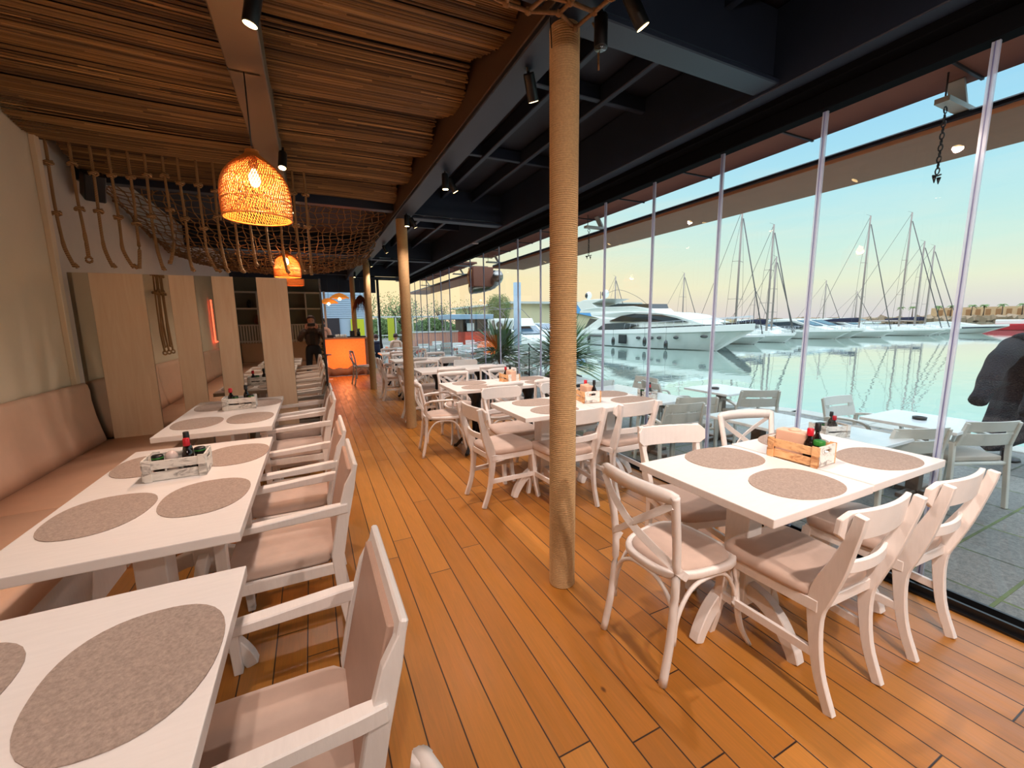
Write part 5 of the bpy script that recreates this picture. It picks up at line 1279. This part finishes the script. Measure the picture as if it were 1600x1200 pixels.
for c_ in dk.children:
    if c_.name.startswith('hull'): c_.data.materials[0] = flat('black_hull', rgb(26, 26, 32), 0.3)
def small_cruiser():
    root = empty('motor_yacht'); root.scale = (1, 1, 0.88); L, B, fb = 11.0, 3.9, (1.1, 1.35)
    hs = hull(L, B, fb[0], fb[1], 0.6, 0.14)
    M().rings(hs, smooth=False).build('hull', m_gel, root)
    M().rings([[(x * 1.01, y, z) for (x, y, z) in (r[1], (r[2][0], r[2][1], 0.08), (r[11][0], r[11][1], 0.08), r[12])] for r in hs], smooth=False).build('boot_stripe', m_antif, root)
    v, f = loft_profile([(1.0, 1.05), (9.0, 1.3), (7.0, 1.95), (5.4, 2.6), (3.0, 2.7), (0.9, 2.55)], 1.6, 1.2, 0.12, 0.35); M().add(v, f).build('deckhouse', m_gelg, root, 0.04)
    v, f = loft_profile([(1.3, 1.42), (2.2, 2.3), (5.0, 2.4), (6.7, 1.7), (6.0, 1.42)], 1.66, 1.2, 0.12, 0.0); M().add(v, f).build('side_window', m_glassdark, root)
    v, f = loft_profile([(5.6, 2.6), (7.6, 1.85), (7.2, 1.7), (5.0, 2.4)], 1.35, 1.2, 0.10, 0.3); M().add(v, f).build('windscreen', flat('blue_tinted_screen', rgb(60, 84, 104), 0.1), root)
    for y in (3.0, 5.0, 7.0):
        for s in (-1, 1): M().sphere((s * 1.78 * (1 if y < 6 else 0.93), y, 0.85), (0.08, 0.24, 0.09), 8, 6).build('porthole', m_glassdark, root)
    rl = M(); rail(rl, L, B, fb, 0.5, 0.985, 0.5, 9); rl.build('guard_rail', m_chrome, root)
    return root
YG = 'white motor cruisers in the marina row'
for i, (x, y, rz, l) in enumerate(((56.5, 37.5, PI, 'white motor cruiser with name on its side, right of the second sailing mast'), (60.5, 38.0, PI, 'white motor cruiser with an orange-brown side window, middle of the row'), (68.2, 39.0, PI, 'white motor cruiser left of the tall reddish mast'),
        (52.7, 41.0, PI, 'white motor cruiser with a grey canopy behind the short mast'), (70.0, 53.0, PI, 'white motor cruiser half hidden behind the tall reddish mast'))):
    put('cruiser', small_cruiser, x, y, rz, l, 'boat', YG, WZ)
fly = put('cruiser', small_cruiser, 14.9, 37.0, PI + 0.15, 'white flybridge cruiser behind the pale mooring pile', 'boat', None, WZ)
fb_ = M(); v, f = loft_profile([(1.2, 2.8), (6.6, 2.5), (6.2, 3.25), (1.0, 3.3)], 1.5, 2.4, 0.1, 0.3); fb_.add(v, f); fb_.build('flybridge', m_gelg, fly, 0.04)
fr = M()
for s in (-1, 1): fr.tube(curve([(s * 1.3, 1.0, 3.3), (s * 1.3, 1.6, 4.2), (s * 1.2, 4.0, 4.3), (s * 1.2, 5.6, 3.3)], 4), 0.03, 5)
for y in (1.6, 3.9): fr.tube([(-1.3, y, 4.22), (1.3, y, 4.22)], 0.03, 5)
fr.build('canopy_frame', m_rig, fly)
put('cruiser', None, 20.2, 44.0, PI - 0.05, 'white cruiser far left behind the pale mooring pile', 'boat', None, WZ)
put('cruiser', None, 27.6, 53.5, PI, 'white cruiser in front of the blue warehouse', 'boat', None, WZ)
def sailboat(L, B, mh, boom=True, cover=None):
    root = empty('sailing_boat'); fb = (0.75, 0.98)
    hs = hull(L, B, fb[0], fb[1], 0.7, 0.12); M().rings(hs, smooth=False).build('hull', m_gel, root)
    M().rings([[(x * 1.012, y, z) for (x, y, z) in (r[1], (r[2][0], r[2][1], 0.07), (r[11][0], r[11][1], 0.07), r[12])] for r in hs], smooth=False).build('boot_stripe', m_antif, root)
    v, f = loft_profile([(L * .2, 0.72), (L * .8, 0.9), (L * .70, 1.22), (L * .25, 1.28)], B * .3, 0.8, 0.1, 0.5); M().add(v, f).build('coachroof', m_gelg, root, 0.04)
    my = L * 0.62
    M().tube([(0, my, 0.9), (0, my - 0.05, mh)], [0.115, 0.085], 8).build('mast', m_mast, root)
    if boom: M().tube([(0, my - 0.1, 1.95), (0, L * 0.16, 2.0)], [0.09, 0.07], 6).build('boom', m_mast, root)
    if cover: M().tube(curve([(0, my - 0.1, 2.2), (0, L * .4, 2.2), (0, L * .16, 2.1)], 3), [0.32, 0.32, 0.3, 0.28, 0.25, 0.2, 0.14], 8, sx=0.6).build('sail_cover', cover, root)
    M().tube([(0, L * 0.97, 1.05), (0, my + 0.1, mh * 0.93)], 0.055, 5).build('furled_jib', m_rig, root)
    M().tube([(0, 0.2, 1.2), (0, my - 0.1, mh * 0.99)], 0.022, 4).build('backstay', m_rig, root)
    for zf_, w in ((0.34, B * 0.36), (0.62, B * 0.26)):
        M().tube([(-w, my - 0.2, mh * zf_), (0, my, mh * zf_ + .05), (w, my - 0.2, mh * zf_)], 0.03, 4).build('spreader', m_mast, root)
    for s in (-1, 1): M().tube([(s * B * .42, my - 0.3, 1.2), (s * B * .36, my - 0.2, mh * 0.34), (s * B * .26, my - 0.2, mh * 0.62), (0, my, mh * 0.97)], 0.014, 4).build('shroud', m_rig, root)
    rl = M(); rail(rl, L, B, fb, 0.08, 0.97, 0.55, 8); rl.build('guard_wire', m_chrome, root)
    M().tube([(0.05, my, mh), (0.05, my - 0.5, mh + 0.25)], 0.015, 4).build('wind_vane', m_rig, root)
    return root
m_tan = flat('tan_canvas', rgb(188, 168, 128), 0.85)
SB = 'sailing boats in the marina row'
for (x, my, mh, L, cov, l) in ((40.0, 29.2, 13.5, 8.5, m_tan, 'sailing boat with a tan sail cover, leftmost tall mast'), (45.0, 29.1, 12.4, 8.0, m_navy, 'sailing boat with the second mast from the left'), (49.0, 31.1, 9.6, 7.5, None, 'smaller sailing boat, short mast just right of the second'),
        (64.2, 29.3, 15.1, 9.5, m_navy, 'sailing boat with a lone tall mast in the middle of the harbour view'), (73.0, 28.7, 16.2, 12.5, None, 'largest sailing boat with the tallest reddish mast'), (78.0, 28.9, 12.9, 10.5, None, 'sailing boat with the shorter mast right of the tallest'), (82.5, 29.4, 12.7, 10.5, m_navy, 'sailing boat with the rightmost leaning mast')):
    r = sailboat(L, 3.2, mh, True, cov); place_boat(r, x, my + L * 0.62, PI, l, 'sailboat', SB)
m_flag = flat('dark_flag', rgb(44, 40, 70), 0.8)
def speedboat():
    root = empty('speedboat'); L, B, fb = 11.5, 3.2, (0.95, 1.35)
    hs = hull(L, B, fb[0], fb[1], 0.6, 0.22); M().rings(hs, smooth=False).build('hull', m_gel, root)
    M().rings([[(x * 1.02, y, z) for (x, y, z) in ((r[3][0], r[3][1], r[3][2] * .9), (r[4][0] * 1.0, r[4][1], r[4][2] * 1.02), (r[9][0], r[9][1], r[9][2] * 1.02), (r[10][0], r[10][1], r[10][2] * .9))] for r in hs], smooth=False).build('navy_stripe', m_navy, root)
    v, f = loft_profile([(2.5, 0.9), (8.8, 1.2), (6.4, 1.6), (4.6, 1.75), (3.0, 1.6)], 1.1, 0.9, 0.1, 0.4); M().add(v, f).build('cockpit', m_gelg, root, 0.03)
    return root
place_boat(speedboat(), 86.5, 33.5, PI, 'sleek white speedboat with a navy stripe at the right end of the row', 'boat')
rb = empty('moored_boat'); M().rings(hull(9, 3, 0.9, 1.3), smooth=False).build('hull', m_red, rb); M().b2(-0.8, 0.8, 2, 5, 1.0, 1.8).build('cabin', m_gel, rb, 0.1); place_boat(rb, 108, 31.0, PI, 'red boat peeking in at the right edge of the harbour', 'boat')
# small flags at sterns
# distant row of boats and breakwater
bw = M(); rd = random.Random(31)
for i in range(150):
    x = 60 + i * 1.9; y = 96 - i * 0.22 + rd.uniform(-1, 1); s = rd.uniform(1.2, 2.4); bw.box((x, y, WZ + 0.7 + rd.uniform(0, .5)), (s * 1.4, s * 1.6, s), rd.uniform(0, 3), rd.uniform(-.5, .5), rd.uniform(-.5, .5))
o = bw.build('breakwater', flat('breakwater_rock', rgb(150, 128, 104), 0.95, var=0.15)); o['kind'] = 'stuff'; tag(o, 'low brown rock breakwater behind the moored boats', 'breakwater')
DB = 'boats moored far behind'
for i in range(16):
    x = 44 + i * 6.3; put('cruiser', None, x, (69 if x > 60 else 55) + 1.5 * math.sin(i * 1.7), PI + 0.1 * math.sin(i), 'white boat in the distant row, %s from the left' % ORD[i], 'boat', DB, WZ)
for i, (x, h) in enumerate(((38, 9), (52, 10), (70, 8), (92, 10), (104, 8))):
    r = sailboat(10, 3, h, False, None); place_boat(r, x + 3.1, 56, PI, 'distant sailing boat with a thin mast, %s from the left in the far row' % ORD[i], 'sailboat', DB)

# far shore: town wall, palms
fs_ = empty('shore_fort', (700, 190, WZ)); tag(fs_, 'sandy building with arches on the far shore at the right', 'building')
M().b2(0, 14, -40, 55, 0, 12).build('wall', flat('sandstone', rgb(196, 164, 128), 0.9, var=0.1, vscale=0.2), fs_)
wf = M()
for i in range(11): wf.b2(-0.4, 0, -36 + i * 8, -32 + i * 8, 3, 9.5)
wf.build('arches', flat('dark_arch', rgb(150, 110, 74), 0.9), fs_)
ch_ = empty('shore_house', (680, 120, WZ)); tag(ch_, 'cream building with small windows at the far right of the shore', 'building')
M().b2(0, 14, -60, 24, 0, 11).build('wall', m_gelg, ch_); wf = M()
for i in range(5): wf.b2(-0.4, 0, -22 + i * 9, -17 + i * 9, 4.5, 7.5)
wf.build('windows', flat('dim_window', rgb(150, 136, 80), 0.6), ch_)
S('far_shore', M().prism([(640, -200), (900, -200), (900, 900), (500, 900), (520, 500), (600, 350)], 'z', WZ - 1, WZ + 1.5), flat('shore', rgb(160, 148, 128), 0.9))
def palm():
    root = empty('palm_tree'); rd = random.Random(6); M().tube([(0, 0, 0), (0.2, 0, 6), (0, 0.3, 12)], [0.6, 0.45, 0.4], 6).build('trunk', m_bark, root)
    m = M()
    for i in range(16):
        a = i * 2 * PI / 16; e = rd.uniform(-0.2, 0.9); p0 = Vector((0, 0.3, 12)); d = Vector((math.cos(a) * math.cos(e), math.sin(a) * math.cos(e), math.sin(e))); s_ = Vector((-math.sin(a), math.cos(a), 0)); vs = []
        for t in range(5):
            f = t / 4; c = p0 + d * 5 * f + Vector((0, 0, -3.5 * f * f)); w = 0.9 * math.sin(PI * (0.15 + 0.8 * f)); vs += [c - s_ * w - Vector((0, 0, w * .5)), c, c + s_ * w - Vector((0, 0, w * .5))]
        m.add(vs, [(t * 3 + z, t * 3 + z + 1, t * 3 + z + 4, t * 3 + z + 3) for t in range(4) for z in (0, 1)])
    m.build('fronds', m_tree, root); return root
for i in range(12):
    put('palm', palm, 655 + rd.uniform(0, 6), 258 - i * 14.5 + rd.uniform(-4, 4), i, 'tiny palm on the far right shore, %s from the left' % ORD[i], 'palm tree', 'palms on the far shore', WZ + 1.5)

# warehouse on the left shore
wh = empty('warehouse', (30, 62, -0.5)); tag(wh, 'warehouse with buff walls and bright blue cladding behind the marina', 'building')
M().b2(0, 26, 0, 30, 0, 3.6).build('buff_wall', m_buff, wh)
M().b2(-0.8, 27, -0.8, 31, 4.9, 5.25).build('roof_edge', m_resin, wh)
M().b2(0.0, 26, 0.0, 30, 3.6, 4.9).build('upper_wall', m_buff, wh)
M().prism([(7, 5.0), (22, 5.0), (24.5, 1.2), (7, 4.2)], 'y', -0.5, -0.1).build('blue_cladding', m_blueroof, wh)
S('far_quay', M().prism([(12, 56), (60, 56), (60, 95), (12, 95)], 'z', WZ - 1, -0.5), flat('concrete', rgb(150, 150, 146), 0.9))

# trees and bushes at the end of the terrace
def tree(seed, hgt, rad, n=2600, leaf=0.22, trunk=True, flatn=1.0, gaps=0.0):
    root = empty('tree'); rd = random.Random(seed); m = M()
    blobs = [(rd.uniform(-.55, .55) * rad, rd.uniform(-.55, .55) * rad, hgt - rad * flatn + rd.uniform(-.5, .45) * rad * flatn, rd.uniform(.35, .62) * rad) for _ in range(10)]
    for i in range(n):
        b = blobs[i % len(blobs)]; a, c = rd.uniform(0, 2 * PI), rd.uniform(-1, 1); r = b[3] * rd.uniform(0.75, 1.08 + gaps); s_ = math.sqrt(1 - c * c)
        p_ = Vector((b[0] + r * s_ * math.cos(a), b[1] + r * s_ * math.sin(a), b[2] + r * c * flatn)); u = Vector((rd.uniform(-1, 1), rd.uniform(-1, 1), rd.uniform(-1, 1))).normalized() * leaf; w = u.cross(Vector((rd.uniform(-1, 1), rd.uniform(-1, 1), rd.uniform(-1, 1)))).normalized() * leaf * 0.5
        m.add([p_ - u, p_ + w, p_ + u, p_ - w], [(0, 1, 2, 3)])
    m.build('foliage', m_tree, root)
    if trunk:
        t = M().tube(curve([(0, 0, 0), (0.1, 0.1, hgt * .35), (0, 0, hgt * .7)], 3), [0.2, 0.19, 0.18, 0.16, 0.13, 0.1, 0.07], 7)
        for i in range(5):
            a = rd.uniform(0, 6.28); t.tube([(0.05, 0.05, hgt * .35), (math.cos(a) * rad * .4, math.sin(a) * rad * .4, hgt * .7)], [0.08, 0.03], 5)
        t.build('trunk', m_bark, root)
    return root
for (x, y, h, r, n, fl_, gp, l) in ((23.6, 55, 6.6, 2.3, 4200, 1.15, 0, 'dense rounded tree standing left of the warehouse'), (20.9, 55, 3.4, 1.3, 800, 1, .2, 'small bush-like tree at the foot of the dense rounded tree'), (15.9, 44, 5.0, 2.3, 360, .9, .5, 'thin airy tree with visible branches, left of the duct line'),
        (12.2, 42, 4.6, 2.2, 440, .9, .4, 'loose tree behind the terrace railing, second from the aisle'), (7.2, 38, 4.8, 2.5, 720, .9, .2, 'green tree behind the end frame, nearest the aisle'), (9.3, 47, 4.0, 2.2, 960, .8, .2, 'low tree between the aisle and the airy trees'), (3.5, 40, 4.4, 2.6, 1200, .8, .2, 'green tree mostly behind the rope columns')):
    t = tree(int(x * 10), h * 0.92 + 0.25, r, int(n * 2.2), 0.085, True, fl_, gp); t.location = (x, y, TZ); tag(t, l, 'tree', None)
hd_ = M(); rd = random.Random(12)
for i in range(9000):
    x = rd.uniform(2, 22); y = 53 + rd.uniform(-1, 1); z = rd.uniform(0, 1.9 + 0.4 * math.sin(x)); u = Vector((rd.uniform(-1, 1), rd.uniform(-1, 1), rd.uniform(-1, 1))).normalized() * .2; w = u.cross(Vector((0.3, 1, .4))).normalized() * 0.1
    p_ = Vector((x, y, TZ + z)); hd_.add([p_ - u, p_ + w, p_ + u, p_ - w], [(0, 1, 2, 3)])
tag(hd_.build('hedge', m_tree), 'long green hedge behind the far end of the terrace', 'hedge', None, 'stuff')

# clutter at the end of the terrace
def thing_box(name, x0, x1, y0, y1, z0, z1, mat, label, cat, bev=0.01):
    o = M().b2(x0, x1, y0, y1, z0, z1).build(name, mat, None, bev); return tag(o, label, cat)
kk = empty('red_kiosk', (7.2, 20.6, TZ)); tag(kk, 'small kiosk with a red front and blue-grey roof left of the spiky plant', 'kiosk')
M().b2(0, 1.4, 0, 1.6, 0, 1.25).build('red_front', m_rust, kk, 0.02); M().b2(0, 1.4, 0.3, 1.6, 1.25, 1.9).build('dark_opening', m_black, kk)
M().b2(-0.9, 1.5, -0.3, 1.8, 1.9, 2.15).build('roof', flat('kiosk_roof', rgb(138, 164, 184), 0.5), kk, 0.02); M().b2(0.1, 0.5, -0.02, 0.0, 1.3, 1.7).build('notice', m_resin, kk)
M().b2(-0.8, -0.72, 0, 0.1, 0, 1.9).build('corner_post', m_taupe, kk)
fe = empty('terrace_fence', (4.3, 21.0, TZ)); tag(fe, 'pinkish boarded fence with a pale top rail left of the kiosk', 'fence')
bd = M()
for i in range(24): bd.b2(i * 0.11, i * 0.11 + 0.10, 0, 0.03, 0.35, 1.25)
bd.build('boards', flat('salmon_boards', rgb(206, 150, 128), 0.8), fe); M().b2(0, 2.65, -0.03, 0.06, 1.25, 1.33).build('top_rail', m_resin, fe); M().b2(0, 2.65, -0.03, 0.06, 0.20, 0.35).build('bottom_rail', m_rust, fe)
glf = empty('glass_screen', (2.2, 22.5, TZ)); tag(glf, 'run of glass wind screens with pale posts closing the terrace end', 'screen')
for i in range(9):
    M().b2(i * 0.9, i * 0.9 + 0.05, 0, 0.05, 0, 2.1).build('post', m_resin, glf)
M().b2(0, 7.3, 0, 0.05, 2.05, 2.12).build('top_rail', m_resin, glf); M().b2(0, 7.3, 0.0, 0.05, 1.1, 1.15).build('mid_rail', m_resin, glf)
yb_ = empty('yellow_banner', (2.75, 17.2, TZ)); tag(yb_, 'lime yellow banner behind the end frame of the hall', 'banner')
M().b2(0, 0.26, 0, 0.02, 1.05, 1.95).build('cloth', flat('lime', rgb(196, 206, 60), 0.7), yb_); M().tube([(0.28, 0.01, 0), (0.28, 0.01, 2.0)], 0.015, 6).build('pole', m_black, yb_)
sp_ = empty('loudspeaker', (8.75, 20.3, TZ)); tag(sp_, 'white cabinet with a round black speaker left of the spiky plant', 'loudspeaker')
M().b2(0, 1.1, 0, 0.4, 1.35, 1.85).build('cabinet', m_gelg, sp_, 0.02); M().b2(0.1, 1.0, 0.05, 0.35, 0, 1.35).build('base', m_black, sp_, 0.02)
sp = M().sphere((0.25, -0.02, 1.6), (0.17, 0.05, 0.17)).build('cone', m_black, sp_)
for i, (x, y, l) in enumerate(((2.1, 15.9, 'seated by the end frame, in dark blue'), (2.9, 16.4, 'in pink, at a far terrace table'))):
    pr_ = empty('person', (x, y, TZ)); tag(pr_, 'tiny seated person %s' % l, 'person')
    skin_body('clothes', [(0, 0, 0.52), (0, 0, 0.80), (0, 0, 1.02), (0, 0, 1.08), (-0.17, 0, 1.02), (-0.2, 0.05, 0.78), (-0.12, 0.26, 0.80), (0.17, 0, 1.02), (0.2, 0.05, 0.78), (0.12, 0.26, 0.80), (-0.09, 0.4, 0.50), (-0.09, 0.42, 0.08), (0.09, 0.4, 0.50), (0.09, 0.42, 0.08)], [(0, 1), (1, 2), (2, 3), (3, 4), (4, 5), (5, 6), (3, 7), (7, 8), (8, 9), (0, 10), (10, 11), (0, 12), (12, 13)], [(0.15, 0.11), (0.14, 0.1), (0.15, 0.1), 0.07, 0.065, 0.05, 0.035, 0.065, 0.05, 0.035, 0.075, 0.05, 0.075, 0.05], (m_navy, m_napkin)[i], pr_)
    head(pr_, 0, 0.02, 1.24, m_skin, m_hair)
    hand(pr_, (-0.12, 0.27, 0.80), ((0.1, 1, 0), (1, 0, 0), (0, 0, -1)), 0.4, m_skin, -1); hand(pr_, (0.12, 0.27, 0.80), ((-0.1, 1, 0), (1, 0, 0), (0, 0, -1)), 0.4, m_skin, 1)
